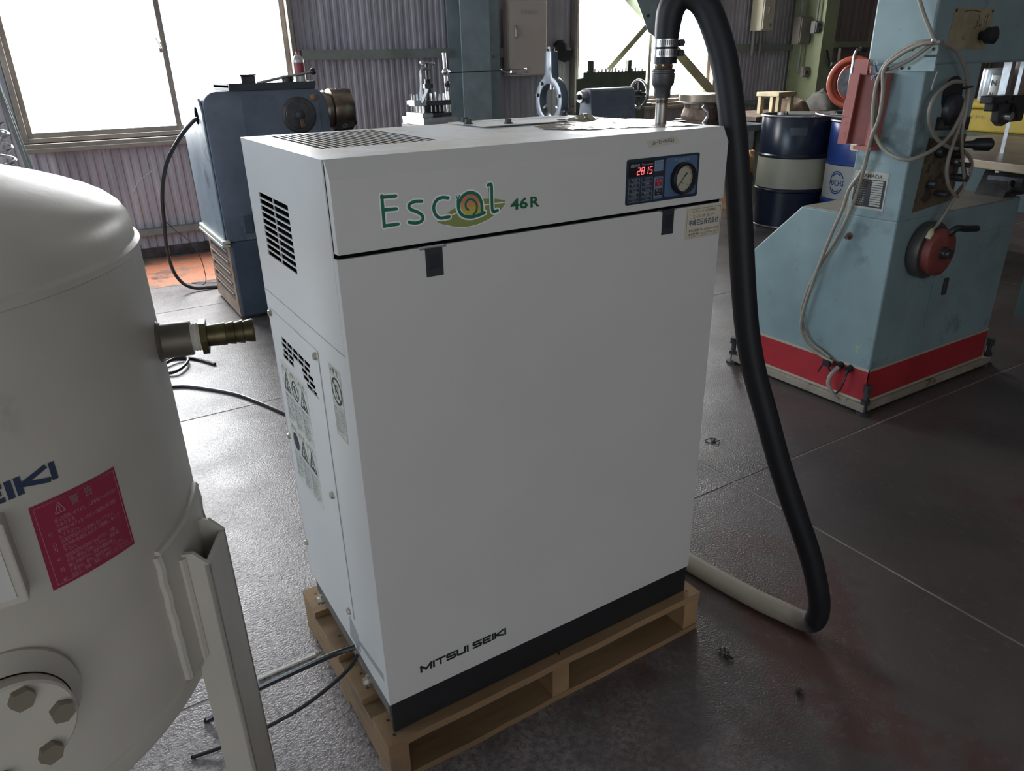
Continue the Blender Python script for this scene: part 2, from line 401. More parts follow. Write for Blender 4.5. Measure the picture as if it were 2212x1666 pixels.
tag(obj('ceiling', G().box(-4.1, 12.1, -4.6, 5.4, 4.5, 4.6), mat('roof_lining', (.30,.29,.28), .8)), None, None, kind='structure')
tag(obj('wall_front', G().box(-4.1, -3.4, -4.6, -4.5, 0, 4.5).box(.5, 12.1, -4.6, -4.5, 0, 4.5).box(-3.4, .5, -4.6, -4.5, 2.7, 4.5), m_wall), None, None, kind='structure')

# wind bracing across window 2
m_brace = mat('brace_paint', (.34,.32,.20), .5, 0, .2, 6)
yb = 5.12
def brace(nm, a, b, label, m=m_brace, w=.07, yb=yb):
    t = thing(nm, label, 'brace', (a[0], yb, a[1]))
    d = Vector((b[0]-a[0], 0, b[1]-a[1])).normalized(); q = Vector((-d.z, 0, d.x))
    obj('flat_leg', G().bar((a[0], yb, a[1]), (b[0], yb, b[1]), w, .007, up=(0, 1, 0)), m, t)
    A = Vector((a[0], yb, a[1]))+q*w/2; B = Vector((b[0], yb, b[1]))+q*w/2
    obj('standing_leg', G().bar(A+Vector((0, .03, 0)), B+Vector((0, .03, 0)), .007, .06, up=(0, 1, 0)), m, t)
    return t
bscale = lambda x, z: (CAM_LOC.x+(x-CAM_LOC.x)*(yb-CAM_LOC.y)/(YW-CAM_LOC.y), CAM_LOC.z+(z-CAM_LOC.z)*(yb-CAM_LOC.y)/(YW-CAM_LOC.y))
brace('diagonal_brace', bscale(4.66, 1.20), bscale(6.2, 2.48), 'thin pale steel diagonal brace rising to the right across the bright window', w=.05)
brace('diagonal_brace', bscale(6.38, .93), bscale(4.55, 2.26), 'wide olive steel diagonal brace dropping to the right behind the black hose', w=.10, yb=5.19)
gp = [bscale(*q) for q in ((5.02,1.93),(5.22,1.60),(5.42,1.50),(5.60,1.72),(5.45,1.98),(5.2,2.1))]
gg = thing('gusset_plate', 'dark green steel gusset plate where the two window braces cross', 'plate', (gp[0][0], yb-.01, gp[0][1]))
obj('plate', G().prism(gp, FRONT(yb-.006), 0, .008), m_steel_green, gg)
for q in ((5.2, 1.75), (5.33, 1.66), (5.33, 1.85)):
    a = bscale(*q); obj('bolt', G().cyl((a[0], yb-.03, a[1]), (a[0], yb-.014, a[1]), .014, n=6), m_dsteel, gg)

# ------------------------------------------------------------------ air compressor
Wc, Dc, Z0, ZB, ZD, ZF, ZT = .7914, .4976, .1153, .1918, 1.0745, 1.081, 1.215
m_white = mat('compressor_paint', (.66,.655,.625), .34, 0, .04, 2, bump=.02, bs=300, spec=.5, coat=.1, col3=(.36,.34,.30), p3=.735, s3=22)
m_side = m_white
m_topd = mat('compressor_paint_dusty_top', (.72,.71,.68), .36, 0, .05, 3, spec=.55, col2=(.62,.54,.39), p2=.46, s2=4, col3=(.25,.20,.15), p3=.685, s3=70, rvar=.14, sheen=.3)
m_base = mat('compressor_base_paint', (.014,.015,.017), .5, 0, .2, 10)
ac = thing('air_compressor', 'tall off-white box air compressor with green snail logo, standing on the wooden pallet', 'compressor', (Wc/2, Dc/2, Z0))
obj('base', G().box(.004, Wc-.004, .003, .012, Z0, ZB).box(.015, Wc-.004, .012, Dc-.004, Z0, ZB-.004), m_base, ac, bevel=.001, seg=1)
m_rail = mat('base_rail_grey', (.16,.155,.14), .5, .3, .3, 12)
rail = obj('side_rail', G().box(.003, .014, .014, Dc-.03, Z0+.035, ZB-.002), m_rail, ac)
for yb_ in (.424, .121):
    obj('bolt', G().cyl((-.012, yb_, .155), (.004, yb_, .155), .009, n=6).cyl((-.004, yb_, .155), (.004, yb_, .155), .012, n=14), m_screw, rail)
obj('core', G().box(.02, Wc-.004, .02, Dc-.004, ZB, ZT-.09), m_dark, ac)
SL = LEFT(0)
# upper side panel with its louvre of punched slots (u = -y)
hol = []
for c in range(2):
    for r in range(10):
        u0 = -.416+c*.0965; z0 = 1.004+r*.0122
        hol.append((u0, u0+.0935, z0, z0+.0092))
up_ = obj('upper_side_panel', G().panel(-Dc, -.0165, .9185, ZT-.0005, hol, SL, .002), m_side, ac)
lw = obj('lower_side_panel', G().panel(-Dc, -.0165, ZB, .9165, [(-.44, -.21, .776, .842)], LEFT(.0005), .0015), m_side, ac)
# access cover with brick-pattern vent
hol = []
for r, cols in enumerate(((0,1,2,3,4), (0,1,2,3,4), (0,1,3.3,4.3), (0,1,3.6,4.6), (3.9,4.9))):
    for c in cols:
        u0 = -.410-.006*(r % 2)+c*.0375; z0 = .8265-r*.0125
        hol.append((u0, u0+.034, z0, z0+.0095))
cov = obj('access_cover', G().panel(-.482, -.166, .283, .880, hol, LEFT(-.0015), .0015), m_side, ac)
for y, z in ((.469, .871), (.174, .869), (.189, .575), (.187, .292), (.476, .580), (.476, .292)):
    obj('screw', G().cyl((-.0015, y, z), (-.0075, y, z), .0062, n=6).cyl((-.0015, y, z), (-.004, y, z), .0078, n=12), m_screw, cov)
obj('rear_panel', G().box(0, Wc, Dc-.002, Dc, ZB, ZT-.002), m_side, ac)
obj('right_side_panel', G().box(Wc-.003, Wc, .0165, Dc-.002, ZB, ZT-.002), m_side, ac, bevel=.001, seg=1)
# top panel with cooling grille
hol = []
for c in range(17):
    for r in range(3):
        x0 = .050+c*.0125; y0 = .164+r*.1045
        hol.append((x0, x0+.0088, y0, y0+.1015))
tp = obj('top_panel', G().panel(0, Wc, .0172, Dc, hol, TOP(ZT), .0006), m_topd, ac)
obj('fan_guard', G().box(.03, .30, .14, .48, ZT-.062, ZT-.060), m_dark, tp)
hol = [(.475+k*.0145, .484+k*.0145, .405, .455) for k in range(17)]
hatch = obj('top_hatch', G().panel(.437, .752, .315, .478, hol, TOP(ZT+.004), .0010), m_topd, ac)
for x, y in ((.51, .345), (.72, .36), (.47, .462), (.735, .465), (.445, .40)):
    obj('hatch_bolt', G().cyl((x, y, ZT+.004), (x, y, ZT+.0065), .010, n=14).cyl((x, y, ZT+.006), (x, y, ZT+.0135), .0068, n=6), m_dsteel, hatch)
# front door and fascia
door = obj('front_door', G().panel(0, Wc, ZB, ZD, [(.1335, .180, 1.0705, ZD), (.627, .6705, 1.0725, ZD)], FRONT(0), .0165).box(.001, Wc-.001, .010, .0165, 1.065, ZD), m_white, ac, bevel=.0016, weld=True)
fasc = obj('fascia', G().prism([(0, ZF), (0, 1.188), (.0155, ZT), (.0172, ZT), (.0172, ZF)], lambda u, v, d: (d, u, v), .003, Wc+.0015), m_white, ac, bevel=.0012)
obj('fascia_shadow_gap', G().box(.004, Wc-.003, .006, .0172, ZD, ZF), m_dark, fasc)
m_latch = mat('latch_plastic', (.030,.034,.042), .42)
for xa, xb, za, zb in ((.142, .1718, 1.0265, 1.0715), (.634, .6628, 1.029, 1.0755)):
    l = obj('latch', G().panel(xa, xb, za, zb, [(xa+.006, xb-.005, za+.012, zb-.010)], FRONT(-.0012), .0016), m_latch, door)
    obj('latch_paddle', G().box(xa+.004, xb-.004, -.0004, -.0002, za+.010, zb-.008), mat('latch_recess', (.018,.020,.026), .5), l)
# lettering on the door
m_ink = mat('black_ink', (.012,.018,.022), .5)
FR = FRONT(0)
g = G(); uw = strokes(G(), 'MITSUI SEIKI', 0, 0, .0175, FR, 0)
strokes(g, 'MITSUI SEIKI', 0, .2390, .0175, lambda u, v, d: (.0690+u*.199/uw, -d, v), .0005)
lab(obj('lettering', g, m_ink, door), 'black MITSUI SEIKI lettering')
# logo
LOGO = {
    'E': [[(0.0788, 1.1597), (0.0784, 1.1148)], [(0.0779, 1.1576), (0.1007, 1.1571)], [(0.0791, 1.1391), (0.0999, 1.1384)], [(0.0785, 1.1156), (0.1009, 1.1157)]] ,
    's': [[(0.1422, 1.1451), (0.1309, 1.1459), (0.1228, 1.1435), (0.1203, 1.1396), (0.1235, 1.1347), (0.134, 1.1296), (0.1409, 1.1241), (0.1419, 1.1187), (0.1372, 1.1146), (0.1283, 1.1139), (0.1186, 1.1164)]] ,
    'c': [[(0.1871, 1.1452), (0.1769, 1.147), (0.1677, 1.1444), (0.1624, 1.1376), (0.1614, 1.1298), (0.1646, 1.1214), (0.1718, 1.1162), (0.1871, 1.1163)]] ,
    'body': [[(0.204, 1.1398), (0.2039, 1.1277), (0.2074, 1.1191), (0.215, 1.1138), (0.2276, 1.1115), (0.2405, 1.1132), (0.2503, 1.1158)], [(0.2039, 1.1277), (0.2061, 1.1369), (0.212, 1.145), (0.2216, 1.1494), (0.231, 1.1485), (0.2395, 1.1436), (0.2444, 1.1348), (0.2459, 1.1257), (0.2458, 1.1163)], [(0.229, 1.1138), (0.2352, 1.12), (0.2367, 1.1281), (0.2335, 1.1353), (0.2274, 1.139), (0.2211, 1.1387), (0.2169, 1.1337), (0.2173, 1.1268), (0.221, 1.1233)]] ,
    'ant': [[(0.2037, 1.1399), (0.2006, 1.148)], [(0.2037, 1.1399), (0.2067, 1.1479)]] ,
    'l': [[(0.2585, 1.1576), (0.2646, 1.1578), (0.2648, 1.1375), (0.2651, 1.118), (0.2683, 1.1151), (0.2749, 1.1162)]] ,
    'leaf': [[(0.1669, 1.111), (0.1764, 1.1173), (0.1892, 1.1246), (0.2002, 1.1288), (0.2256, 1.1355), (0.2496, 1.137), (0.2739, 1.1345), (0.2927, 1.1279), (0.2833, 1.1174), (0.263, 1.1056), (0.2382, 1.0981), (0.2141, 1.0966), (0.1938, 1.0998), (0.1787, 1.105)]] ,
    'vein': [[(0.1888, 1.1181), (0.2187, 1.124), (0.2492, 1.1274), (0.2927, 1.1276)]] ,
    'fill': [[(0.2081, 1.1299), (0.2118, 1.1417), (0.2215, 1.1468), (0.2324, 1.1456), (0.2401, 1.1387), (0.2428, 1.1275), (0.2431, 1.1163), (0.2309, 1.1143), (0.2183, 1.1158), (0.2107, 1.1214)]] ,
}
m_lgw = mat('logo_white', (.93,.94,.90), .4); m_lgg = mat('logo_green', (.012,.165,.105), .4)
m_leaf = mat('logo_leaf', (.27,.32,.09), .4); m_lgd = mat('logo_dark_green', (.012,.135,.06), .4)
lg = lab(obj('logo_backing', G(), m_lgw, fasc), 'white outlined Escal logo with a snail on a leaf')
g = G()
for k in 'Escl': 
    for ln in LOGO[k]: ribbon(g, ln, .0098, FR, .0008)
for ln in LOGO['body'][:2]: ribbon(g, ln, .0102, FR, .0008)
for ln in LOGO['ant']: ribbon(g, ln, .0048, FR, .0008)
lf = LOGO['leaf'][0]; lc = (sum(q[0] for q in lf)/len(lf), sum(q[1] for q in lf)/len(lf))
lgo = obj('logo_outline', g, m_lgw, lg)
g = G().prism([(q.x, q.y) for q in crom([(a, b, 0) for a, b in lf], 4, True)], FR, .0001, .0004); obj('leaf', g, m_leaf, lg)
g = G(); ribbon(g, LOGO['vein'][0], .0016, FR, .0006, cap=False); ribbon(g, lf[7:], .0011, FR, .0006, cap=False); obj('leaf_vein', g, m_lgw, lg)
g = G()
for k in 'Escl':
    for ln in LOGO[k]: ribbon(g, ln, .0050, FR, .0012)
for ln in LOGO['body'][:2]: ribbon(g, ln, .0052, FR, .0016)
ribbon(g, LOGO['body'][2], .0034, FR, .0016)
for ln in LOGO['ant']: ribbon(g, ln, .0016, FR, .0016)
obj('logo_letters', g, m_lgg, lg)
# snail shell fill, orange above fading to yellow below
ms = bpy.data.materials.new('logo_shell'); ms.use_nodes = True; nt = ms.node_tree
tc = nt.nodes.new('ShaderNodeTexCoord'); sp = nt.nodes.new('ShaderNodeSeparateXYZ'); cr = nt.nodes.new('ShaderNodeValToRGB')
cr.color_ramp.elements[0].color = (.60,.48,.09,1); cr.color_ramp.elements[1].color = (.62,.22,.12,1)
cr.color_ramp.elements[0].position = .15; cr.color_ramp.elements[1].position = .75
nt.links.new(tc.outputs['Generated'], sp.inputs[0]); nt.links.new(sp.outputs['Z'], cr.inputs[0]); nt.links.new(cr.outputs[0], nt.nodes['Principled BSDF'].inputs['Base Color'])
obj('snail_shell', G().prism([(q.x, q.y) for q in crom([(a, b, 0) for a, b in LOGO['fill'][0]], 4, True)], FR, .0009, .0013), ms, lg)
lab(obj('model_lettering', text(text(G(), '46', .2995, 1.1142, .0170, FR, .0006, width=.034, bold=.03), 'R', .3385, 1.1142, .0170, FR, .0006, width=.0185, bold=.03), m_lgd, fasc), 'dark green 46R lettering')
# control panel
m_cp = mat('control_panel_navy', (.020,.033,.055), .35); m_cpb = mat('control_panel_blue', (.085,.15,.26), .38)
cp = lab(obj('control_panel', G().prism(rrect(.542, .718, 1.094, 1.1735, .004), FR, 0, .0015), m_cp, fasc), 'dark blue control panel with red digits and a round gauge')
obj('gauge_field', G().prism(rrect(.634, .7125, 1.0995, 1.1695, .004), FR, .0015, .0018), m_cpb, cp)
obj('button_field', G().prism(rrect(.607, .629, 1.0985, 1.1390, .002), FR, .0015, .0018), m_cpb, cp)
obj('display', G().prism(rrect(.5465, .604, 1.143, 1.168, .001), FR, .0015, .0018), mat('display_black', (.012,.008,.010), .15), cp)
# seven segment digits 2815
SEG = {'2': 'abged', '8': 'abcdefg', '1': 'bc', '5': 'afgcd'}
g = G(); dw, dh = .0058, .0115
for k, ch in enumerate('2815'):
    ox = .5655+k*.0096; oz = 1.1462
    P = {'a': ((0,1),(1,1)), 'b': ((1,1),(1,.5)), 'c': ((1,.5),(1,0)), 'd': ((0,0),(1,0)), 'e': ((0,0),(0,.5)), 'f': ((0,.5),(0,1)), 'g': ((0,.5),(1,.5))}
    for s_ in SEG[ch]:
        (a, b), (c, d) = P[s_]
        q = lambda u, v: (ox+u*dw+v*.0016, oz+v*dh)
        ribbon(g, [q(a, b), q(c, d)], .0013, FR, .0022, cap=False)
obj('digits', g, emat('red_led', (1.0, .03, .06), 1.5), cp)
m_txt = mat('panel_print', (.42,.45,.47), .5)
g = G(); text(g, '運転時間', .550, 1.1595, .0048, FR, .0021, width=.021); text(g, 'Time counter', .576, 1.1610, .0040, FR, .0021, width=.027)
rows = (('電 源', 'Power'), ('運 転', 'Operation'), ('モード', 'Mode'), ('自動運転', 'Automatic'), ('ドライヤ', 'Dryer'))
rows2 = (('メンテナンス', 'Service'), ('吐出温度', 'Dis.temp'), ('オイル', 'Oil'), ('異常', 'Trouble'), ('スケジュール', 'Schedule'))
for cx, rs in ((.5475, rows), (.5775, rows2)):
    for k, (a, b) in enumerate(rs):
        z = 1.1325-k*.0085
        for q in ([(cx, z), (cx+.025, z)], [(cx, z+.0068), (cx+.025, z+.0068)], [(cx, z), (cx, z+.0068)], [(cx+.025, z), (cx+.025, z+.0068)]): ribbon(g, q, .00035, FR, .0019, cap=False)
        text(g, a, cx+.0125, z+.0036, .0023, FR, .0020, width=.012, align='C'); text(g, b, cx+.0145, z+.0010, .0018, FR, .0020, width=.010, align='C')
text(g, '吐 出 圧 力', .673, 1.1625, .0036, FR, .0021, width=.034, align='C'); text(g, 'Pressure', .673, 1.1595, .0020, FR, .0021, width=.018, align='C')
tag(obj('panel_lettering', g, m_txt, cp), None, None, kind='stuff')
for nm, col, z0, z1, x0, x1, t1, t2 in (('mode_button', (.17,.25,.36), 1.1495, 1.1665, .6075, .6265, 'モード', 'Mode'), ('start_button', (.32,.012,.03), 1.1215, 1.1355, .6095, .6265, '運 転', 'ON'), ('stop_button', (.012,.016,.024), 1.1045, 1.1180, .6095, .6265, '停 止', 'OFF')):
    bt = obj(nm, G().prism(rrect(x0-.0008, x1+.0008, z0-.0008, z1+.0008, .001), FR, .0017, .0021), m_txt, cp)
    obj('button_face', G().prism(rrect(x0, x1, z0, z1, .0008), FR, .0021, .0027), mat(nm+'_face', col, .4), bt)
    g = text(G(), t1, (x0+x1)/2, z0+.0075, .0042, FR, .0029, width=.011, align='C'); text(g, t2, (x0+x1)/2, z0+.0025, .0022, FR, .0029, width=.006, align='C')
    obj('button_lettering', g, m_txt, bt)
gc = (.6765, 1.1305)
ga = lab(obj('gauge', G().lathe([(0, .0295), (.009, .0295), (.0115, .027), (.0105, .0238), (.004, .0235)], (gc[0], -.0015, gc[1]), (0, -1, 0), 40, cap=False), mat('gauge_rim', (.012,.012,.014), .25), cp, smooth=True), 'round pressure gauge with black rim')
obj('gauge_face', G().prism(circ(*gc, .0238, 32), FR, .002, .0040), mat('gauge_cream', (.50,.48,.36), .5), ga)
g = G(); n0 = (gc[0]-.013, gc[1]-.015)
ribbon(g, [n0, (gc[0]+.008, gc[1]+.0075)], .0014, FR, .0048, cap=False); ribbon(g, [(gc[0]+.003, gc[1]+.003), (gc[0]+.0095, gc[1]+.009)], .0030, FR, .0048, cap=False)
for k in range(41):
    a = math.radians(225-270*k/40); r1 = .0225; r2 = .0200 if k % 5 else .0185
    ribbon(g, [(gc[0]+r1*math.cos(a), gc[1]+r1*math.sin(a)), (gc[0]+r2*math.cos(a), gc[1]+r2*math.sin(a))], .0004 if k % 5 else .0007, FR, .0044, cap=False)
text(g, 'MPa', gc[0], gc[1]-.0105, .0034, FR, .0044, align='C'); text(g, '1.6', gc[0]+.010, gc[1]-.014, .003, FR, .0044, align='C')
obj('gauge_needle', g, m_ink, ga); obj('gauge_hub', G().prism(circ(*gc, .0018, 10), FR, .0046, .0056), m_bright, ga)
obj('gauge_glass', G().add([FR(u, v, .0064) for u, v in circ(*gc, .0240, 32)], [tuple(range(32))]), glassmat('gauge_glass'), ga)
# serial label on the sloping top of the fascia
cm = (1.188, ZT); sl_d = Vector((0, .0155, ZT-1.188)).normalized(); sl_n = Vector((0, -sl_d.z, sl_d.y))
CH = lambda u, v, d: tuple(Vector((u, 0, 1.188))+sl_d*v+sl_n*d)
pl = mat('label_paper', (.60,.585,.50), .5)
sl = lab(obj('serial_label', G().prism([(.594, .001), (.669, .006), (.667, .0205), (.592, .0155)], CH, 0, .0003), pl, fasc), 'small paper label reading 26-21-80023')
obj('label_lettering', text(G(), '26−21−80023', .603, .0065, .0068, lambda u, v, d: CH(u, v+(u-.6)*.066, d), .0005, width=.054), m_ink, sl)
# maintenance sticker
st = lab(obj('maintenance_sticker', G().box(.694, .7905, -.0004, 0, 1.010, 1.0725), mat('sticker_cream', (.60,.57,.44), .45), door), 'cream sticker with blue Japanese company name')
g = G()
for q in ([(.6985, 1.0145), (.787, 1.0145)], [(.6985, 1.0685), (.787, 1.0685)], [(.6985, 1.0145), (.6985, 1.0685)], [(.787, 1.0145), (.787, 1.0685)]): ribbon(g, q, .0005, FR, .0006, cap=False)
text(g, 'メンテナンス・サービスの御用命は', .7115, 1.0610, .0044, FR, .0006, width=.063)
text(g, '本社(京都) TEL.(075)645-0545', .7045, 1.0245, .0042, FR, .0006, width=.079); text(g, '滋賀営業所 TEL.(077)587-1551', .7045, 1.0175, .0042, FR, .0006, width=.079)
obj('sticker_lettering', g, m_ink, st)
obj('sticker_heading', text(G(), 'コンプレッサーセンター', .7145, 1.0505, .0060, FR, .0006, width=.058, bold=.008), mat('sticker_red', (.22,.07,.04), .5), st)
obj('sticker_company_name', text(G(), '中嶋空圧株式会社', .7045, 1.0375, .0092, FR, .0006, width=.079, bold=.012), mat('sticker_blue', (.02,.045,.14), .5), st)
# warning labels on the left side
m_lb = mat('warning_label', (.60,.60,.53), .4)
m_tri = mat('warning_orange', (.30,.14,.04), .5)
def pict(g, kind, cu, cv, s, mp, d):
    if kind == 'tri':
        P = [(cu, cv+s*.6), (cu-s*.55, cv-s*.5), (cu+s*.55, cv-s*.5)]
        for a, b in zip(P, P[1:]+P[:1]): ribbon(g, [a, b], s*.10, mp, d)
        ribbon(g, [(cu-.1*s, cv+.2*s), (cu+.08*s, cv-.05*s), (cu-.08*s, cv-.1*s), (cu+.06*s, cv-.35*s)], s*.12, mp, d, k=1)
        ribbon(g, [(cu-.25*s, cv-.38*s), (cu+.28*s, cv-.38*s)], s*.08, mp, d)
    elif kind == 'no':
        P = circ(cu, cv, s*.55, 20); P.append(P[0]); ribbon(g, P, s*.10, mp, d, k=1); ribbon(g, [(cu-.39*s, cv+.39*s), (cu+.39*s, cv-.39*s)], s*.10, mp, d)
        ribbon(g, [(cu-.1*s, cv-.35*s), (cu-.2*s, cv), (cu, cv+.3*s), (cu+.15*s, cv+.1*s), (cu+.1*s, cv-.3*s)], s*.05, mp, d)
    else:
        g.prism(circ(cu, cv, s*.55, 24), mp, d-.0002, d)
def lines(g, u0, u1, v0, v1, n, mp, d, words):
    for k in range(n):
        v = v1-(k+1)*(v1-v0)/n
        text(g, words[k % len(words)], u0, v, (v1-v0)/n*.62, mp, d, width=(u1-u0)*(1 if k < n-1 else .6))
WORDS = ('感電する恐れが', 'あります。電源を', '切ってから点検', '作業を行って下さい', '高温部に手を触れる', 'とやけどをします。', '運転中はカバーを', '開けないで下さい。', '取扱説明書をよく', 'お読み下さい。')
LM = LEFT(-.0015)
wl1 = lab(obj('warning_label', G().add([LM(*q, .0004) for q in ((-.448, .7735), (-.276, .7725), (-.276, .492), (-.455, .483))]+[LM(*q, 0) for q in ((-.448, .7735), (-.276, .7725), (-.276, .492), (-.455, .483))], [(0,1,2,3), (7,6,5,4), (0,4,5,1), (1,5,6,2), (2,6,7,3), (3,7,4,0)]), m_lb, cov), 'large cream warning label with six pictograms')
g = G(); gt = G(); W3 = .0565
for c in range(3):
    for r in range(2):
        u0 = -.447+c*W3; v1 = .770-r*.140
        text(gt, '⚠' if False else ('警 告' if (c+r) % 2 else '注 意'), u0+.016, v1-.0115, .0075, LM, .0007, width=.026)
        gt.prism([(u0+.004, v1-.0115), (u0+.013, v1-.0115), (u0+.0085, v1-.003)], LM, .0004, .0007)
        k = (('tri', 'no', 'tri'), ('ill', 'tri', 'tri'))[r][c]
        pict(g, k, u0+.027, v1-.040, .038, LM, .0008)
        if k == 'ill': pass
        lines(g, u0+.004, u0+.050, v1-.132, v1-.066, 8 if c else 6, LM, .0007, WORDS[c*2+r:]+WORDS[:c*2+r])
        for q in ([(u0, v1-.135), (u0, v1)], [(u0, v1-.0145), (u0+W3-.002, v1-.0145)], [(u0, v1-.061), (u0+W3-.002, v1-.061)]): ribbon(g, q, .0004, LM, .0006, cap=False)
tag(obj('label_print', g, m_ink, wl1), None, None, kind='stuff'); tag(obj('label_heading', gt, m_tri, wl1), None, None, kind='stuff')
LM2 = LEFT(.0005)
wl2 = lab(obj('warning_label', G().prism([(-.1115, .742), (-.054, .743), (-.053, .879), (-.110, .880)], LM2, 0, .0004), m_lb, lw), 'narrow warning label with a crossed-out hand pictogram')
g = G(); gt = G(); text(gt, '▲', -.106, .8665, .008, LM2, .0007); text(g, '警 告', -.094, .8655, .0085, LM2, .0007, width=.028)
pict(g, 'no', -.082, .834, .042, LM2, .0008); lines(g, -.105, -.059, .752, .803, 10, LM2, .0007, WORDS)
for q in ([(-.108, .7465), (-.056, .7465)], [(-.108, .8765), (-.056, .8765)], [(-.108, .7465), (-.108, .8765)], [(-.056, .7465), (-.056, .8765)], [(-.108, .8615), (-.056, .8615)], [(-.108, .8065), (-.056, .8065)]): ribbon(g, q, .0004, LM2, .0006, cap=False)
obj('label_print', g, m_ink, wl2); obj('label_heading', gt, m_tri, wl2)
# clear tape patch and cable gland by the bottom
m_tape = mat('clear_tape', (.65,.66,.66), .25, alpha=.45)
lab(obj('tape_patch', G().prism([(-.215, .205), (-.150, .206), (-.155, .252), (-.200, .270)], LM2, 0, .0004), m_tape, lw), 'crinkled clear tape')
obj('tape_patch', G().prism([(-.155, .226), (-.018, .240), (-.018, .258), (-.150, .240)], LM2, 0, .0003), m_tape, lw)
# outlet pipe and fittings
px_, py_ = .7463, .1415
m_pipe = mat('galvanised_pipe', (.30,.28,.25), .35, .8, .4, 30, stretch=(1,1,.05)); m_iron = mat('malleable_iron', (.09,.09,.09), .5, .6, .3, 40)
m_brass = mat('old_brass', (.22,.17,.08), .38, .9, .3, 30); m_rust = mat('rusty_nipple', (.10,.055,.035), .7, .3, .4, 60)
op = obj('outlet_pipe', G().lathe([(0, .0118), (.060, .0118)], (px_, py_, ZT-.005), (0, 0, 1), 24), m_pipe, ac, smooth=True)
obj('pipe_thread', G().lathe([(q, .0124 if k % 2 else .0115) for k, q in enumerate([i*.0012 for i in range(14)])], (px_, py_, ZT+.037), (0, 0, 1), 20), m_rust, op)
obj('reducing_socket', G().lathe([(0, .0155), (.002, .0162), (.017, .0165), (.022, .0195), (.027, .0225), (.044, .0228), (.0455, .0215), (.047, .0215), (.0485, .0228), (.0515, .0228), (.053, .019)], (px_, py_, 1.2645), (0, 0, 1), 28), m_iron, op, smooth=True)
obj('rusty_nipple', G().lathe([(0, .0175), (.008, .0175)], (px_, py_, 1.3175), (0, 0, 1), 24), m_rust, op)
obj('hex_nut', G().cyl((px_, py_, 1.3225), (px_, py_, 1.3295), .0192, n=6, rot=.3).lathe([(0, .0165), (.012, .016)], (px_, py_, 1.3245), (0, 0, 1), 20), m_brass, op)

# torn plastic sheet stuck around the pipe
def crumple(name, poly, z, hgt, m, label, cat, seed, nx=26, ny=18):
    xs = [q[0] for q in poly]; ys = [q[1] for q in poly]; x0, x1, y0, y1 = min(xs), max(xs), min(ys), max(ys)
    def inside(x, y):
        c = False; j = len(poly)-1
        for i in range(len(poly)):
            xi, yi = poly[i]; xj, yj = poly[j]
            if (yi > y) != (yj > y) and x < (xj-xi)*(y-yi)/(yj-yi)+xi: c = not c
            j = i
        return c
    V = []; F = []; idx = {}
    for i in range(nx+1):
        for j in range(ny+1):
            x = x0+(x1-x0)*i/nx; y = y0+(y1-y0)*j/ny
            h = hgt(x, y)*max(0, .35+mnoise.noise(Vector((x*38, y*38, seed)))+.5*mnoise.noise(Vector((x*90, y*90, seed))))
            idx[i, j] = len(V); V.append((x, y, z+.0012+h))
    for i in range(nx):
        for j in range(ny):
            if inside(x0+(x1-x0)*(i+.5)/nx, y0+(y1-y0)*(j+.5)/ny) and (x0+(x1-x0)*(i+.5)/nx-px_)**2+(y0+(y1-y0)*(j+.5)/ny-py_)**2 > .016**2: F.append((idx[i,j], idx[i+1,j], idx[i+1,j+1], idx[i,j+1]))
    o = obj(name, G().add(V, F), m, smooth=False)
    md = o.modifiers.new('thickness', 'SOLIDIFY'); md.thickness = .0006
    return tag(o, label, cat)
m_film = mat('brown_film', (.40,.35,.25), .22, 0, .35, 25, spec=.6, alpha=.85)
def fh(x, y):
    e = .010*math.exp(-((x-.69)**2/.0022+(y-.33)**2/.0010))
    return .0022+e*1.3
crumple('plastic_sheet', [(.50,.20),(.55,.14),(.64,.11),(.70,.075),(.775,.06),(.785,.15),(.78,.28),(.74,.36),(.66,.37),(.60,.31),(.53,.27)], ZT, fh, m_film, 'torn crinkled brownish plastic sheet stuck around the outlet pipe on the compressor top', 'plastic sheet', 3.3)

# ------------------------------------------------------------------ big black hose
hp = [(.748,.140,1.326),(.748,.140,1.358),(.749,.139,1.398),(.7525,.134,1.426),(.765,.119,1.446),(.785,.095,1.436),(.802,.074,1.396),(.821,.051,1.318),(.839,.030,1.194),(.855,.011,1.05),(.868,-.006,.909),(.880,-.021,.80),(.897,-.040,.702),(.920,-.068,.60),(.947,-.101,.481),(.978,-.138,.362),(1.010,-.176,.243),(1.030,-.200,.145),(1.040,-.205,.085),(1.040,-.196,.042),(1.034,-.165,.0275),(1.022,-.12,.0265),(1.004,-.06,.0265),(.985,.04,.0265),(.968,.155,.0265),(.95,.30,.0265),(.92,.48,.0265),(.86,.66,.0265)]
hs = thing('air_hose', 'thick black rubber hose arching from the compressor outlet down to the floor', 'hose', (1.034, -.19, 0))
mh = bpy.data.materials.new('hose_rubber'); mh.use_nodes = True; nt = mh.node_tree; b = nt.nodes['Principled BSDF']; b.inputs['Roughness'].default_value = .5
b.inputs['Specular IOR Level'].default_value = .4
at = nt.nodes.new('ShaderNodeAttribute'); at.attribute_name = 'run'; tc = nt.nodes.new('ShaderNodeTexCoord'); nz = nt.nodes.new('ShaderNodeTexNoise'); nz.inputs['Scale'].default_value = 25
ma = nt.nodes.new('ShaderNodeMath'); ma.operation = 'MULTIPLY_ADD'; ma.inputs[1].default_value = .06; nt.links.new(nz.outputs['Fac'], ma.inputs[0]); nt.links.new(at.outputs['Fac'], ma.inputs[2])
rp = nt.nodes.new('ShaderNodeValToRGB'); rp.color_ramp.elements[0].position = .725; rp.color_ramp.elements[0].color = (.011,.012,.015,1)
rp.color_ramp.elements[1].position = .80; rp.color_ramp.elements[1].color = (.34,.31,.25,1)      # grey-beige on the run along the floor
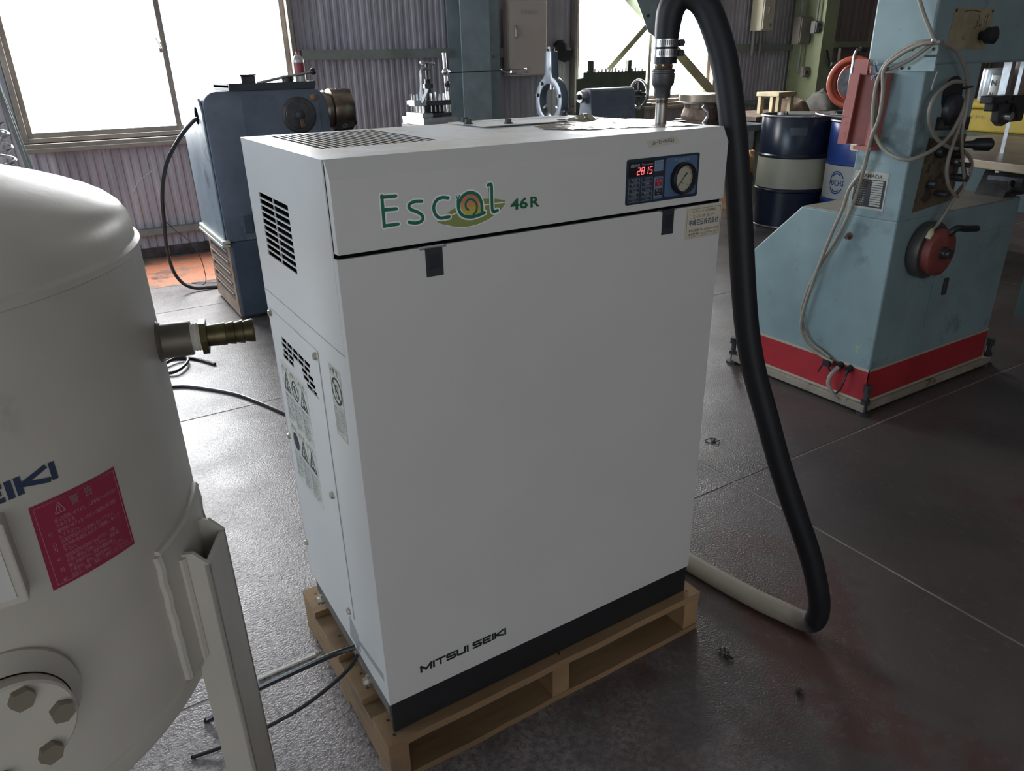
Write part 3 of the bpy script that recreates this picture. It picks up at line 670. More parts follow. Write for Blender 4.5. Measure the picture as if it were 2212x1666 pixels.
nt.links.new(tc.outputs['Object'], nz.inputs['Vector']); nt.links.new(ma.outputs[0], rp.inputs[0]); nt.links.new(rp.outputs[0], b.inputs['Base Color'])
bk = 8; nn = 56
def hrad(t): return .0255 if t > .09 else .0222+.0033*max(0, (t-.04)/.05)
gh = G().tube(hp, .026, nn, smooth=bk, rad=hrad)
gv = []
for i, v in enumerate(gh.v):
    c_ = sum((gh.v[(i//nn)*nn+j] for j in (0, nn//4, nn//2, 3*nn//4)), Vector((0, 0, 0)))/4; gv.append(c_+(v-c_)*(1+.012*(i % 2)))
gh.v = gv
# fine longitudinal ribs
ho = obj('rubber_tube', gh, mh, hs, smooth=True)
a_ = ho.data.attributes.new('run', 'FLOAT', 'POINT'); mm = len(hp)*bk-bk+1
for i in range(len(ho.data.vertices)): a_.data[i].value = (i//nn)/(mm-1)
for i, v in enumerate(ho.data.vertices): pass
m_rib = mat('hose_rib', (.014,.015,.019), .45)
P = crom([Vector(q) for q in hp[:20]], bk)
for za, zb in ((1.3385, 1.3525), (1.3565, 1.3705)):
    cl = obj('hose_clamp', G().lathe([(0, .0238), (zb-za, .0238), (zb-za, .0232), (0, .0232)], (px_+.001, py_-.001, za), (0, 0, 1), 36, cap=False), m_bright, hs, smooth=True)
    cc = Vector((px_+.001, py_-.001, 0)); g = G()
    for k in range(30):
        a = -2.8+k*.16; dv = Vector((math.cos(a), math.sin(a), 0)); q = cc+dv*.0239
        g.bar(q+Vector((0, 0, za+.0025)), q+Vector((0, 0, zb-.0025)), .0015, .0008, up=dv)
    obj('clamp_slot', g, m_dsteel, cl)
    a = math.radians(-15); dv = Vector((math.cos(a), math.sin(a), 0)); q = cc+dv*.0265+Vector((0, 0, (za+zb)/2)); tv = Vector((-dv.y, dv.x, 0))
    obj('clamp_screw', G().cyl(q-tv*.012, q+tv*.008, .0062, n=10).cyl(q-tv*.017, q-tv*.012, .0072, n=6), m_dsteel, cl)

# ------------------------------------------------------------------ wooden pallet
m_wood = mat('pallet_wood', (.27,.17,.085), .75, 0, .35, 4, bump=.4, bs=40, col2=(.14,.10,.07), p2=.60, s2=6, stretch=(.25,1,1))
m_wood2 = mat('pallet_wood_grain_across', (.27,.17,.085), .75, 0, .35, 4, bump=.4, bs=40, col2=(.16,.115,.08), p2=.60, s2=6, stretch=(1,.25,1))
pa = thing('wooden_pallet', 'worn low wooden pallet carrying the white compressor', 'pallet', (.398, .255, 0))
XA, XB, YA, YB = -.0207, .8176, -.0216, .5325
random.seed(3)
def board(y0, y1, z0, z1, nm='deck_board'):
    n = 28; V = []; F = []
    for k in range(n+1):
        x = XA+(XB-XA)*k/n; j = .003*mnoise.noise(Vector((x*9, y0*7, z0*31))); e = .0015*mnoise.noise(Vector((x*23, y1*5, 2)))
        V += [(x, y0+j, z0+e), (x, y1+j*.5, z0), (x, y1+j*.5, z1), (x, y0+j, z1-.0003+e*.6)]
    for k in range(n):
        for i in range(4): F.append((4*k+i, 4*k+(i+1) % 4, 4*k+4+(i+1) % 4, 4*k+4+i))
    F += [(0,1,2,3), (4*n+3, 4*n+2, 4*n+1, 4*n)]
    return obj(nm, G().add(V, F), m_wood, pa)
for y0, y1 in ((YA, .062), (.118, .214), (.262, .350), (.434, YB)):
    bd = board(y0, y1, Z0-.0185, Z0-.0002)
    for x in (0.0, .40, .79):
        for dy in (.25, .72):
            yy = y0+(y1-y0)*dy; obj('nail', G().cyl((x+.006*dy, yy, Z0-.002), (x+.006*dy, yy, Z0+.0004), .0032, n=8), m_dsteel, bd)
for y0, y1 in ((YA, .05), (.22, .29), (.46, YB)): board(y0, y1, 0, .016, 'bottom_board')
for x0, x1 in ((XA, XA+.044), (.372, .418), (XB-.046, XB)):
    obj('stringer', G().box(x0, x1, YA+.001, YB-.001, .016, Z0-.0185), m_wood2, pa, bevel=.002, seg=1)

# ------------------------------------------------------------------ air receiver tank at the left edge
TC = Vector((-.561, -.111, 0)); TR = .30; TZ1, TZ0 = 1.171, .695
m_tank = mat('tank_paint', (.535,.505,.435), .42, 0, .10, 4, bump=.05, bs=120, spec=.5, col2=(.40,.38,.35), p2=.66, s2=5, rvar=.07)
tk = thing('air_tank', 'grey-beige upright air receiver tank with domed top and red warning sticker', 'tank', (TC.x, TC.y, 0))
def tcyl(a, z, r=TR): a = math.radians(a); return Vector((TC.x+r*math.cos(a), TC.y+r*math.sin(a), z))
TM = lambda u, v, d: tuple(tcyl(math.degrees(u/TR), v, TR+d))       # u = arc length, v = height
prof = [(TZ0-.004, TR-.004), (TZ0, TR), (TZ1, TR), (TZ1+.004, TR-.004)]
obj('shell', G().lathe([(h, r) for h, r in prof], (TC.x, TC.y, 0), (0, 0, 1), 128, cap=False), m_tank, tk, smooth=True)
DP = [(-.012,.299),(.0,.2975),(.014,.2972),(.024,.2955),(.034,.2900),(.043,.2800),(.050,.268),(.058,.250),(.0655,.230),(.077,.193),(.087,.150),(.094,.10),(.098,.05),(.099,.001)]
def dome(z, sgn):
    return G().lathe([(sgn*h, r) for h, r in DP], (TC.x, TC.y, z), (0, 0, 1), 128, cap=False)
dm = obj('dome_top', dome(TZ1, 1), m_tank, tk, smooth=True)
obj('dome_bottom', dome(TZ0, -1), m_tank, tk, smooth=True)
for z in (TZ1-.004, TZ0-.002):
    obj('weld_seam', G().lathe([(-.006, TR-.002), (-.003, TR+.0022), (.003, TR+.0022), (.006, TR-.002)], (TC.x, TC.y, z), (0, 0, 1), 128, cap=False), m_tank, tk, smooth=True)
# channel leg with doubler pad
def leg(th):
    th = math.radians(th); u = Vector((math.cos(th), math.sin(th), 0)); t = Vector((-u.y, u.x, 0)); g = G()
    def P(r, w, z): return TC+u*r+t*w+Vector((0, 0, z))
    zt = .845; ro = .330; hw = .036; ri = .272
    for s in (-1, 1):
        poly = [(ri, zt), (.315, zt), (ro, zt-.016), (ro, 0), (ro-.036, 0), (ro-.036, TZ0-.03), (ri, TZ0-.03)]
        g.prism(poly, lambda a, b, d, s=s: tuple(P(a, s*(hw-d), b)), 0, .005)
    g.prism([(-hw, 0), (hw, 0), (hw, zt-.016), (-hw, zt-.016)], lambda a, b, d: tuple(P(ro-d, a, b)), 0, .005)
    o = obj('leg', g, m_tank, tk)
    pg = G(); n = 10; a0, a1 = th-.235, th+.235
    V = []; F = []
    for k in range(n+1):
        a = a0+(a1-a0)*k/n; d = Vector((math.cos(a), math.sin(a), 0))
        V += [TC+d*(TR-.001)+Vector((0,0,.702)), TC+d*(TR-.001)+Vector((0,0,.870)), TC+d*(TR+.005)+Vector((0,0,.870)), TC+d*(TR+.005)+Vector((0,0,.702))]
    for k in range(n):
        for i in range(4): F.append((4*k+i, 4*k+(i+1) % 4, 4*k+4+(i+1) % 4, 4*k+4+i))
    F += [(0,1,2,3), (4*n+3,4*n+2,4*n+1,4*n)]
    pd = obj('doubler_pad', G().add(V, F), m_tank, o)
    # weld beads along pad and flanges
    wg = G()
    for a in (a0, a1):
        wg.tube([TC+Vector((math.cos(a), math.sin(a), 0))*(TR+.002)+Vector((0, 0, .702+.0168*k))+Vector((.0008*math.sin(k*3), 0, 0)) for k in range(11)], .005, 6, smooth=2)
    wg.tube([TC+Vector((math.cos(a0+(a1-a0)*k/10), math.sin(a0+(a1-a0)*k/10), 0))*(TR+.002)+Vector((0, 0, .871)) for k in range(11)], .005, 6, smooth=2)
    for s in (-1, 1): wg.tube([P(TR+.003, s*(hw+.002), .702+.014*k) for k in range(11)], .005, 6, smooth=2)
    obj('weld_bead', wg, m_tank, o, smooth=True)
    obj('foot_plate', G().prism([(.25, -.06), (.37, -.06), (.37, .06), (.25, .06)], lambda a, b, d: tuple(P(a, b, d)), 0, .008), m_tank, o)
for a in (-25, 95, 215): leg(a)
# outlet socket with hose barb
od = Vector((math.cos(math.radians(-12)), math.sin(math.radians(-12)), 0)); oz = 1.058; ob = TC+od*(TR-.012)+Vector((0, 0, oz))
so = obj('outlet_socket', G().lathe([(0, .0255), (.012, .0235), (.016, .0195), (.046, .0195)], ob, od, 28), mat('socket_steel', (.13,.115,.09), .5, .5, .3, 20), tk, smooth=True)
obj('sealing_tape', G().lathe([(.046+k*.0016, .0145 if k % 2 else .0160) for k in range(7)], ob, od, 20), mat('ptfe_tape', (.62,.60,.52), .6), so)
obj('hose_barb', G().cyl(ob+od*.0555, ob+od*.0625, .0205, n=6).lathe([(.0625, .0122), (.082, .0130), (.0825, .0118), (.0915, .0136), (.092, .0118), (.101, .0136), (.1015, .0118), (.111, .0136), (.113, .0128), (.1132, .0085), (.100, .0085)], ob, od, 24), mat('dark_brass', (.10,.085,.04), .42, .8, .4, 40), so, smooth=True)
# sticker wrapped on the shell
def wrap_poly(pts_u, pts_v, d, nu=14):
    """rectangular patch on the shell from corner points (uv): bilinear grid"""
    (a, b, c, e) = pts_u; V = []; F = []
    for i in range(nu+1):
        s = i/nu
        for w in (0, 1):
            top = (a[0]+(b[0]-a[0])*s, a[1]+(b[1]-a[1])*s); bot = (e[0]+(c[0]-e[0])*s, e[1]+(c[1]-e[1])*s)
            p = top if w else bot; V.append(TM(p[0], p[1], d))
    for i in range(nu): F.append((2*i, 2*i+2, 2*i+3, 2*i+1))
    return V, F
rad = lambda d: math.radians(d)*TR
m_pink = mat('sticker_crimson', (.33,.035,.075), .4, 0, .08, 8)
u_l, u_r = rad(-59.6), rad(-42.9)
vs, fs = wrap_poly(((u_l, .9985), (u_r, .9905), (u_r, .9030), (u_l-.002, .9135)), None, .0006)
stk = lab(obj('warning_sticker', G().add(vs, fs), m_pink, tk), 'crimson warning sticker with pale Japanese text')
SK = lambda u, v, d: TM(u_l+u, .9985+v-.09*u, .0006+d)              # sticker frame: u to the right, v down negative
m_pk2 = mat('sticker_pale_print', (.50,.24,.27), .5); m_gry = mat('sticker_grey_print', (.28,.20,.21), .5)
g = G()
def srib(a, b, w):
    n = 10; ribbon(g, [(a[0]+(b[0]-a[0])*k/n, a[1]+(b[1]-a[1])*k/n) for k in range(n+1)], w, SK, .0003, k=1, cap=False)
srib((.003, -.003), (.003, -.082), .0004); srib((.003, -.003), (.085, -.003), .0004); srib((.085, -.003), (.085, -.083), .0004); srib((.003, -.082), (.085, -.083), .0004)
for q in (((.019, -.0155), (.0285, -.0155)), ((.019, -.0155), (.0238, -.0055)), ((.0285, -.0155), (.0238, -.0055))): srib(*q, .0007)
text(g, '!', .0231, -.0145, .0060, SK, .0003, bold=.02)
TX = [(.0165, '誤った取扱いをすると、人身事故につながる恐れ'), (.0165, 'があります。'), (.0165, '据付時にはアンカーボルトで確実に床に固定'), (.0165, 'して下さい。'), (.0165, '圧縮空気以外には使用しないで下さい。'), (.0165, '0.97MPaを超える圧力で使用しないで'), (.0165, '下さい。'), (.0165, '指定容器等の取付けは必ず行い、作動'), (.0165, 'が悪い場合は交換して下さい。毎日1回'), (.0165, '機に点検を行い、腐食や損傷があっ'), (.0165, 'た場合は、直ちに使用を中止して下さい。'), (.0165, '追加工、溶接、改造して使用しないで下さい。')]
for k, (u, s_) in enumerate(TX): text(g, s_, u, -.0235-k*.00525, .0034, SK, .0003, width=min(.066, .0031*len(s_)))
for k, n_ in ((2, '1)'), (4, '2)'), (5, '3)'), (7, '4)'), (9, '5)'), (11, '6)')): text(g, n_, .0085, -.0235-k*.00525, .0036, SK, .0003)
tag(obj('sticker_print', g, m_pk2, stk), None, None, kind='stuff')
g = text(G(), '警', .034, -.0135, .0072, SK, .0003); text(g, '告', .049, -.0125, .0072, SK, .0003)
obj('sticker_heading', g, m_gry, stk)
g = G()
uE = strokes(G(), 'SEIKI', 0, 0, .0165, TM, .0008)
TMs = lambda u, v, d: TM(rad(-53.3)-uE*1.28+u*1.28, v-.05*u, d)
strokes(g, 'SEIKI', 0, 1.0155, .0165, TMs, .0010, sub=3)
lab(obj('lettering', g, mat('tank_navy_ink', (.035,.055,.10), .45), tk), 'dark blue maker name lettering')
# hand hole flange with bolts, name plate
fc_a, fc_z = -73.0, .822; fd = Vector((math.cos(math.radians(fc_a)), math.sin(math.radians(fc_a)), 0)); fb = TC+Vector((0, 0, fc_z))
fl_ = obj('hand_hole_collar', G().lathe([(TR-.03, .064), (TR+.002, .064), (TR+.012, .056), (TR+.018, .052)], fb, fd, 48, cap=False), m_tank, tk, smooth=True)
fp = obj('hand_hole_cover', G().lathe([(TR+.016, .049), (TR+.019, .051), (TR+.030, .051), (TR+.032, .049)], fb, fd, 48), m_tank, tk, smooth=True)
fa = Vector((-fd.y, fd.x, 0))
for k, a in enumerate((67, 3, -58, -120, 180, 127)):
    a = math.radians(a); c = fb+fd*(TR+.032)+fa*(.038*math.cos(a))+Vector((0, 0, .038*math.sin(a)))
    obj('cover_bolt', G().cyl(c, c+fd*.0075, .0100, n=6, rot=k*.6), mat('cover_bolt_steel', (.26,.23,.17), .45, .3), fp)
V = []; F = []
npl = obj('name_plate_bracket', G().box(-.4655, -.4245, -.4005, -.374, .929, 1.006), m_tank, tk, bevel=.002)
npl.data.transform(Matrix.Identity(4))
obj('name_plate', G().box(-.464, -.432, -.4020, -.4004, .937, .985), mat('name_plate_paper', (.6,.6,.55), .4), npl)

# ------------------------------------------------------------------ cables and small things on the floor
def cable(nm, pts, r, m, label, cat='cable', n=8, smooth=6, group=None):
    return tag(obj(nm, G().tube(pts, r, n, smooth=smooth), m, smooth=True), label, cat, group)
m_cable = mat('black_cable', (.012,.013,.014), .35)
cable('power_cable', [(-.004,.176,.204),(-.05,.190,.195),(-.13,.235,.15),(-.21,.292,.090),(-.27,.33,.035),(-.302,.352,.008),(-.312,.356,.0075)], .0062, m_cable, 'thicker of the two black wires leaving the compressor foot, cut off near the tank leg')
cable('earth_wire', [(-.004,.160,.196),(-.04,.150,.172),(-.12,.175,.11),(-.20,.215,.055),(-.28,.250,.018),(-.345,.270,.0055),(-.352,.272,.005)], .0042, m_cable, 'thinner black wire below, ending in a cut tip beside the tank leg')
cable('drain_hose', [(.16,2.60,.006),(.10,2.72,.006),(.05,2.775,.006),(-.02,2.80,.006),(-.10,2.76,.006),(-.10,2.64,.006),(-.05,2.59,.012),(.0,2.60,.018),(.05,2.69,.018),(.045,2.76,.018),(-.03,2.74,.018),(-.16,2.56,.012),(-.12,2.45,.007),(0,2.38,.006),(.148,2.19,.006),(.22,2.03,.006),(.29,1.84,.006),(.36,1.62,.006),(.45,1.35,.006)], .0085, m_cable, 'black cable coiled on the floor behind the tank and running behind the compressor', 'cable')
tp_ = obj('floor_tape', G().bar((-.180,.4165,.004), (-.036,.4205,.004), .009, .006), mat('white_filler', (.62,.61,.56), .6, bump=.6, bs=200), None, bevel=.0015)
tag(tp_, 'short strip of white sealant squeezed along the floor joint left of the pallet', 'sealant')
def crumb(x, y, s, label):
    g = G()
    for k in range(5):
        a = random.random()*6.28; g.tube([(x+s*math.cos(a)*.2, y+s*math.sin(a)*.2, .003), (x+s*math.cos(a)*.6, y+s*math.sin(a)*.6, .008), (x+s*math.cos(a+.7), y+s*math.sin(a+.7), .003)], .0022, 5, smooth=3)
    g.sphere((x, y, .004), .006, 8, .7)
    tag(obj('swarf_scrap', g, m_dsteel), label, 'scrap')
crumb(.815, -.127, .022, 'curl of dark metal swarf on the floor right of the pallet')
crumb(1.588, .669, .028, 'dark scrap of swarf on the floor between hose and green saw')
crumb(.86, -.30, .010, 'tiny dark crumb on the floor near the bottom right of the pallet')

# ------------------------------------------------------------------ lathe behind the compressor
m_lath = mat('lathe_paint', (.135,.16,.205), .42, 0, .25, 4, spec=.5, col2=(.095,.11,.145), p2=.58, s2=5, rvar=.08)
m_laths = mat('lathe_side_paint', (.20,.25,.29), .42, 0, .25, 3, col2=(.34,.33,.29), p2=.63, s2=7, col3=(.07,.09,.12), p3=.60, s3=4)
m_lathb = mat('lathe_base_paint', (.055,.075,.105), .45, 0, .25, 5)
m_lv = mat('louvre_paint', (.30,.215,.155), .5, 0, .2, 8)
LX0, LX1, LY0, LY1 = .435, 1.10, 3.24, 3.90
la = thing('lathe', 'blue-grey engine lathe standing behind the compressor, chuck pointing right', 'lathe', (.77, 3.57, 0))
FL = FRONT(LY0)
prof = [(LX0, .455), (LX1, .455), (LX1, 1.12)]+[(LX1-.09+.09*math.cos(math.radians(a)), 1.145+.09*math.sin(math.radians(a))) for a in (0,18,36,54,72,90)]+[(LX0+.075+.075*math.cos(math.radians(a)), 1.160+.075*math.sin(math.radians(a))) for a in (90,108,126,144,162,180)]
obj('headstock', G().prism(prof, FL, -.62, 0), m_lath, la, bevel=.008, smooth=True)
o = obj('gear_cover', G().prism([(-LY1, .47), (-LY0-.012, .47), (-LY0-.012, 1.145), (-LY0-.06, 1.205), (-LY1+.06, 1.205), (-LY1, 1.15)], LEFT(LX0), 0, .012), m_laths, la, bevel=.006)
obj('cable_hole', G().prism(circ(-3.40, 1.115, .045, 20), LEFT(LX0-.012), 0, .002), m_dark, o)
obj('base_cabinet', G().box(LX0+.012, 1.12, LY0-.005, LY1, .02, .455), m_lathb, la, bevel=.01)
obj('base_foot', G().box(LX0+.03, 1.10, LY0+.02, LY1-.02, 0, .02), m_dsteel, la)
obj('side_shelf', G().box(LX0-.03, LX0+.012, LY0-.02, LY1, .452, .470).box(LX0-.035, LX0+.012, LY0-.01, LY1, .432, .446), mat('shelf_edge_glint', (.55,.57,.50), .35), la, bevel=.003)  # pale colour paints in the reflection along the ledge edges
lp = obj('louvre_panel', G().panel(-LY1+.03, -LY0-.015, .022, .428, [(-LY1+.09, -LY0-.07, .10+.062*k, .145+.062*k) for k in range(5)], LEFT(LX0+.004), .008), m_lv, la)
for k in range(5):
    g = G().add([LEFT(LX0+.004)(u, .10+.062*k+dv, d) for u in (-LY1+.09, -LY0-.07) for dv, d in ((0, -.03), (.006, -.034), (.048, .006), (.044, .010))], [(0,1,2,3), (7,6,5,4), (0,4,5,1), (1,5,6,2), (2,6,7,3), (3,7,4,0)])
    obj('louvre', g, m_lv, lp)
obj('louvre_backing', G().box(LX0+.018, LX0+.022, LY0+.05, LY1-.05, .05, .42), m_dark, lp)
# headstock front details
dl = obj('speed_dial', G().lathe([(0, .096), (.006, .096), (.010, .090), (.011, .072), (.014, .070), (.016, .045)], (.926, LY0, 1.100), (0, -1, 0), 48), mat('dial_metal', (.10,.10,.105), .35, .7, .3, 20), la, smooth=True)
obj('dial_hub', G().lathe([(.012, .030), (.030, .026), (.034, .020)], (.926, LY0, 1.100), (0, -1, 0), 24), m_dsteel, dl, smooth=True)
obj('dial_lever', G().bar((.926, LY0-.026, 1.10), (.935, LY0-.030, 1.035), .022, .012, up=(0, 1, 0)), mat('brown_knob', (.13,.08,.05), .5), dl, bevel=.003)
obj('maker_plate', G().box(.645, .745, LY0-.003, LY0, 1.182, 1.200), mat('plate_alu', (.36,.36,.36), .35, .6), la)
obj('front_cover_plate', G().box(.625, 1.045, LY0-.004, LY0, 1.0, 1.205), m_lath, la, bevel=.002)
obj('indicator_lamp', G().lathe([(0, .017), (.010, .017), (.016, .009)], (1.016, LY0-.002, 1.188), (0, -1, 0), 18), mat('lamp_amber', (.34,.17,.07), .35), la, smooth=True)
obj('switch_box', G().box(.535, .585, LY0-.018, LY0, .498, .592), m_lathb, la, bevel=.004)
obj('switch_box', G().box(.595, .70, LY0-.02, LY0-.003, .30, .37), m_lathb, la, bevel=.004)
tr = obj('headstock_tray', G().panel(.575, 1.035, 3.245, 3.62, [], TOP(1.262), .030).box(.575, 1.035, 3.235, 3.245, 1.235, 1.270).box(.575, .585, 3.22, 3.62, 1.25, 1.272).box(1.025, 1.035, 3.22, 3.62, 1.25, 1.272), mat('tray_steel', (.05,.055,.065), .6), la)
# spindle and chuck
cy, cz = 3.47, 1.105
m_chuck = mat('chuck_steel', (.24,.195,.155), .30, .9, .3, 12)
ch = obj('chuck', G().lathe([(.0, .085), (.018, .090), (.020, .105), (.045, .112), (.048, .100), (.072, .100), (.076, .118), (.080, .120), (.190, .120), (.194, .117), (.194, .035)], (1.105, cy, cz), (1, 0, 0), 56), m_chuck, la, smooth=True)
for k in range(3):
    a = math.radians(100+120*k); d = Vector((0, math.cos(a), math.sin(a)))
    g = G()
    for q, hgt in ((.115, .022), (.085, .036), (.055, .050)): g.bar(Vector((1.297, cy, cz))+d*(q-.03), Vector((1.297, cy, cz))+d*q, .030, hgt, up=(1, 0, 0))
    obj('jaw', g, m_dsteel, ch)
for k in range(3):
    a = math.radians(225+120*k); d = Vector((0, math.cos(a), math.sin(a))); c = Vector((1.235, cy, cz))+d*.118
    obj('key_socket', G().lathe([(0, .016), (.004, .016), (.004, .009), (-.004, .009)], c, d, 16), m_bright, ch)
obj('spindle_nose', G().lathe([(-.012, .10), (.004, .10), (.004, .07)], (1.10, cy, cz), (1, 0, 0), 40), m_lath, la)
# bed and tailstock pedestal, hidden behind the compressor
obj('bed', G().box(1.08, 4.0, 3.40, 3.46, .72, .90).box(1.08, 4.0, 3.64, 3.72, .72, .90).box(1.08, 4.0, 3.40, 3.72, .70, .78), m_dsteel, la)
obj('tail_pedestal', G().box(3.30, 4.0, 3.30, 3.84, 0, .70), m_lathb, la, bevel=.01)
obj('chip_tray', G().box(1.12, 3.30, 3.26, 3.88, .40, .42), m_lathb, la)
# carriage, compound slide and tool post
cg = obj('carriage', G().box(1.70, 2.15, 3.33, 3.80, .90, .955).box(1.80, 2.05, 3.30, 3.85, .955, .985), m_dsteel, la, bevel=.006)
cpd = obj('compound_slide', G().box(1.78, 2.03, 3.45, 3.78, .985, 1.03).box(1.775, 1.85, 3.45, 3.70, 1.03, 1.058), m_bright, la, bevel=.003)
tpo = obj('tool_post', G().box(1.80, 2.02, 3.52, 3.74, 1.030, 1.052).box(1.835, 1.985, 3.555, 3.705, 1.052, 1.098).box(1.80, 2.02, 3.52, 3.74, 1.098, 1.128), m_dsteel, la, bevel=.004)
obj('tool_clamp_plate', G().box(1.752, 1.84, 3.515, 3.60, 1.098, 1.135), m_bright, tpo, bevel=.003)
for k, (x, y) in enumerate([(1.765+.022*j, 3.54) for j in range(4)]+[(1.88+.030*j, 3.535) for j in range(5)]+[(1.815, 3.70), (1.90, 3.72), (1.97, 3.72)]):
    obj('tool_screw', G().cyl((x, y, 1.06), (x, y, 1.098), .0055, n=8).cyl((x, y, 1.128), (x, y, 1.165+.006*(k % 3)), .0075, n=4), m_bright, tpo)
obj('tool_post_stud', G().cyl((1.91, 3.63, 1.128), (1.91, 3.63, 1.255), .022, n=16).cyl((1.91, 3.63, 1.20), (1.91, 3.63, 1.225), .034, n=6).cyl((1.91, 3.63, 1.255), (1.91, 3.63, 1.35), .010, n=12), m_dsteel, tpo)
obj('clamp_lever', G().tube([(1.84,3.60,1.15),(1.85,3.60,1.22),(1.855,3.60,1.30),(1.88,3.61,1.318),(1.93,3.63,1.315)], .011, 8, smooth=5), m_bright, tpo, smooth=True)
obj('tee_handle', G().cyl((1.875, 3.63, 1.352), (1.955, 3.63, 1.348), .008, n=10).sphere((1.875, 3.63, 1.352), .012).sphere((1.955, 3.63, 1.348), .012), m_bright, tpo, smooth=True)
obj('cutting_tool', G().bar((1.80, 3.50, 1.12), (1.83, 3.47, 1.20), .016, .016), m_bright, tpo)
# steady rest (ring stands square to the lathe axis)
m_blue = mat('steady_rest_paint', (.105,.135,.175), .35, .1, .2, 8)
sx, sy, sz = 2.87, 3.60, 1.085
X_ = lambda x: (lambda u, v, d: (x+d, u, v))
o_ = [(sy+.165*math.cos(math.radians(a)), sz+.165*math.sin(math.radians(a))) for a in range(-60, 241, 12)]
out = []
for a in range(-60, 75, 9): out.append((sy+.165*math.cos(math.radians(a)), sz+.165*math.sin(math.radians(a))))
out += [(sy+.038, sz+.19), (sy+.038, sz+.325), (sy-.038, sz+.325), (sy-.038, sz+.19)]
for a in range(108, 241, 9): out.append((sy+.165*math.cos(math.radians(a)), sz+.165*math.sin(math.radians(a))))
out += [(sy-.11, .90), (sy+.11, .90)]
inn = [(sy+.112*math.cos(math.radians(a)), sz+.112*math.sin(math.radians(a))) for a in range(0, 360, 12)]
def ring_plate(outer, inner, mp, a, b):
    """plate with a round hole, built sector by sector"""
    V = []; F = []; cu = sum(p[0] for p in inner)/len(inner); cv = sum(p[1] for p in inner)/len(inner); n = 120; O = []
    for k in range(n):
        t = 2*math.pi*k/n; dx, dy = math.cos(t), math.sin(t); best = None
        for (x1, y1), (x2, y2) in zip(outer, outer[1:]+outer[:1]):
            den = dx*(y2-y1)-dy*(x2-x1)
            if abs(den) < 1e-9: continue
            s = ((x1-cu)*(y2-y1)-(y1-cv)*(x2-x1))/den; w = ((x1-cu)*dy-(y1-cv)*dx)/den
            if s > 0 and -1e-6 <= w <= 1+1e-6: best = s if best is None else max(best, s)
        r = math.hypot(inner[0][0]-cu, inner[0][1]-cv); best = best or r*1.3
        for d in (a, b): V += [mp(cu+dx*r, cv+dy*r, d), mp(cu+dx*best, cv+dy*best, d)]
    for k in range(n):
        i = 4*k; j = 4*((k+1) % n)
        F += [(i, i+1, j+1, j), (i+2, j+2, j+3, i+3), (i, j, j+2, i+2), (i+1, i+3, j+3, j+1)]
    return G().add(V, F)
sr = thing('steady_rest', 'pale blue ring-shaped steady rest with tall neck on the lathe bed', 'steady rest', (sx, sy, .90))
obj('ring_body', ring_plate(out, inn, X_(sx), -.03, .03), m_blue, sr, bevel=.005, smooth=True, ang=50)
obj('neck_cap', G().cyl((sx, sy, sz+.325), (sx, sy, sz+.340), .022, n=14).cyl((sx, sy, sz+.340), (sx, sy, sz+.352), .030, n=6), m_dsteel, sr)
for a in (90, 210, 330):
    d = Vector((0, math.cos(math.radians(a)), math.sin(math.radians(a)))); c = Vector((sx, sy, sz))
    obj('finger', G().cyl(c+d*.075, c+d*.15, .013, n=12), m_bright, sr); 
    if a != 90: obj('finger_knob', G().cyl(c+d*.165, c+d*.20, .018, n=12), m_dsteel, sr)
for a in (55, 165, 15): 
    d = Vector((0, math.cos(math.radians(a)), math.sin(math.radians(a)))); c = Vector((sx-.03, sy, sz))+d*.14
    obj('bolt', G().cyl(c, c-Vector((.014, 0, 0)), .013, n=6), m_dsteel, sr)
# tailstock
ts = thing('tailstock', 'dark blue lathe tailstock with round quill and chrome handwheel', 'tailstock', (3.38, 3.60, .90))
ty, tz = 3.60, 1.10
obj('casting', G().prism([(ty-.10, .90), (ty+.10, .90), (ty+.07, 1.03), (ty+.062, 1.14), (ty+.04, 1.155), (ty-.04, 1.155), (ty-.062, 1.14), (ty-.07, 1.03)], X_(3.17), 0, .42), m_lath, ts, bevel=.006)
obj('quill_nose', G().lathe([(-.005, .040), (-.045, .044), (-.060, .040), (-.060, .020), (-.02, .018)], (3.175, ty, tz), (1, 0, 0), 32), m_bright, ts, smooth=True)
obj('quill', G().lathe([(-.085, .016), (-.05, .018)], (3.175, ty, tz), (1, 0, 0), 20), m_dsteel, ts)
hw = obj('handwheel', G().ring((3.68, ty, tz), (1, 0, 0), .098, .012, 40, 10), m_bright, ts, smooth=True)
obj('wheel_spokes', G().bar((3.68, ty-.09, tz), (3.68, ty+.09, tz), .02, .012, up=(1,0,0)).bar((3.68, ty, tz-.09), (3.68, ty, tz+.09), .02, .012, up=(1,0,0)).cyl((3.58, ty, tz), (3.70, ty, tz), .025, n=16), m_dsteel, hw)
obj('wheel_handle', G().cyl((3.68, ty-.06, tz-.075), (3.755, ty-.06, tz-.075), .013, n=12), m_bright, hw)
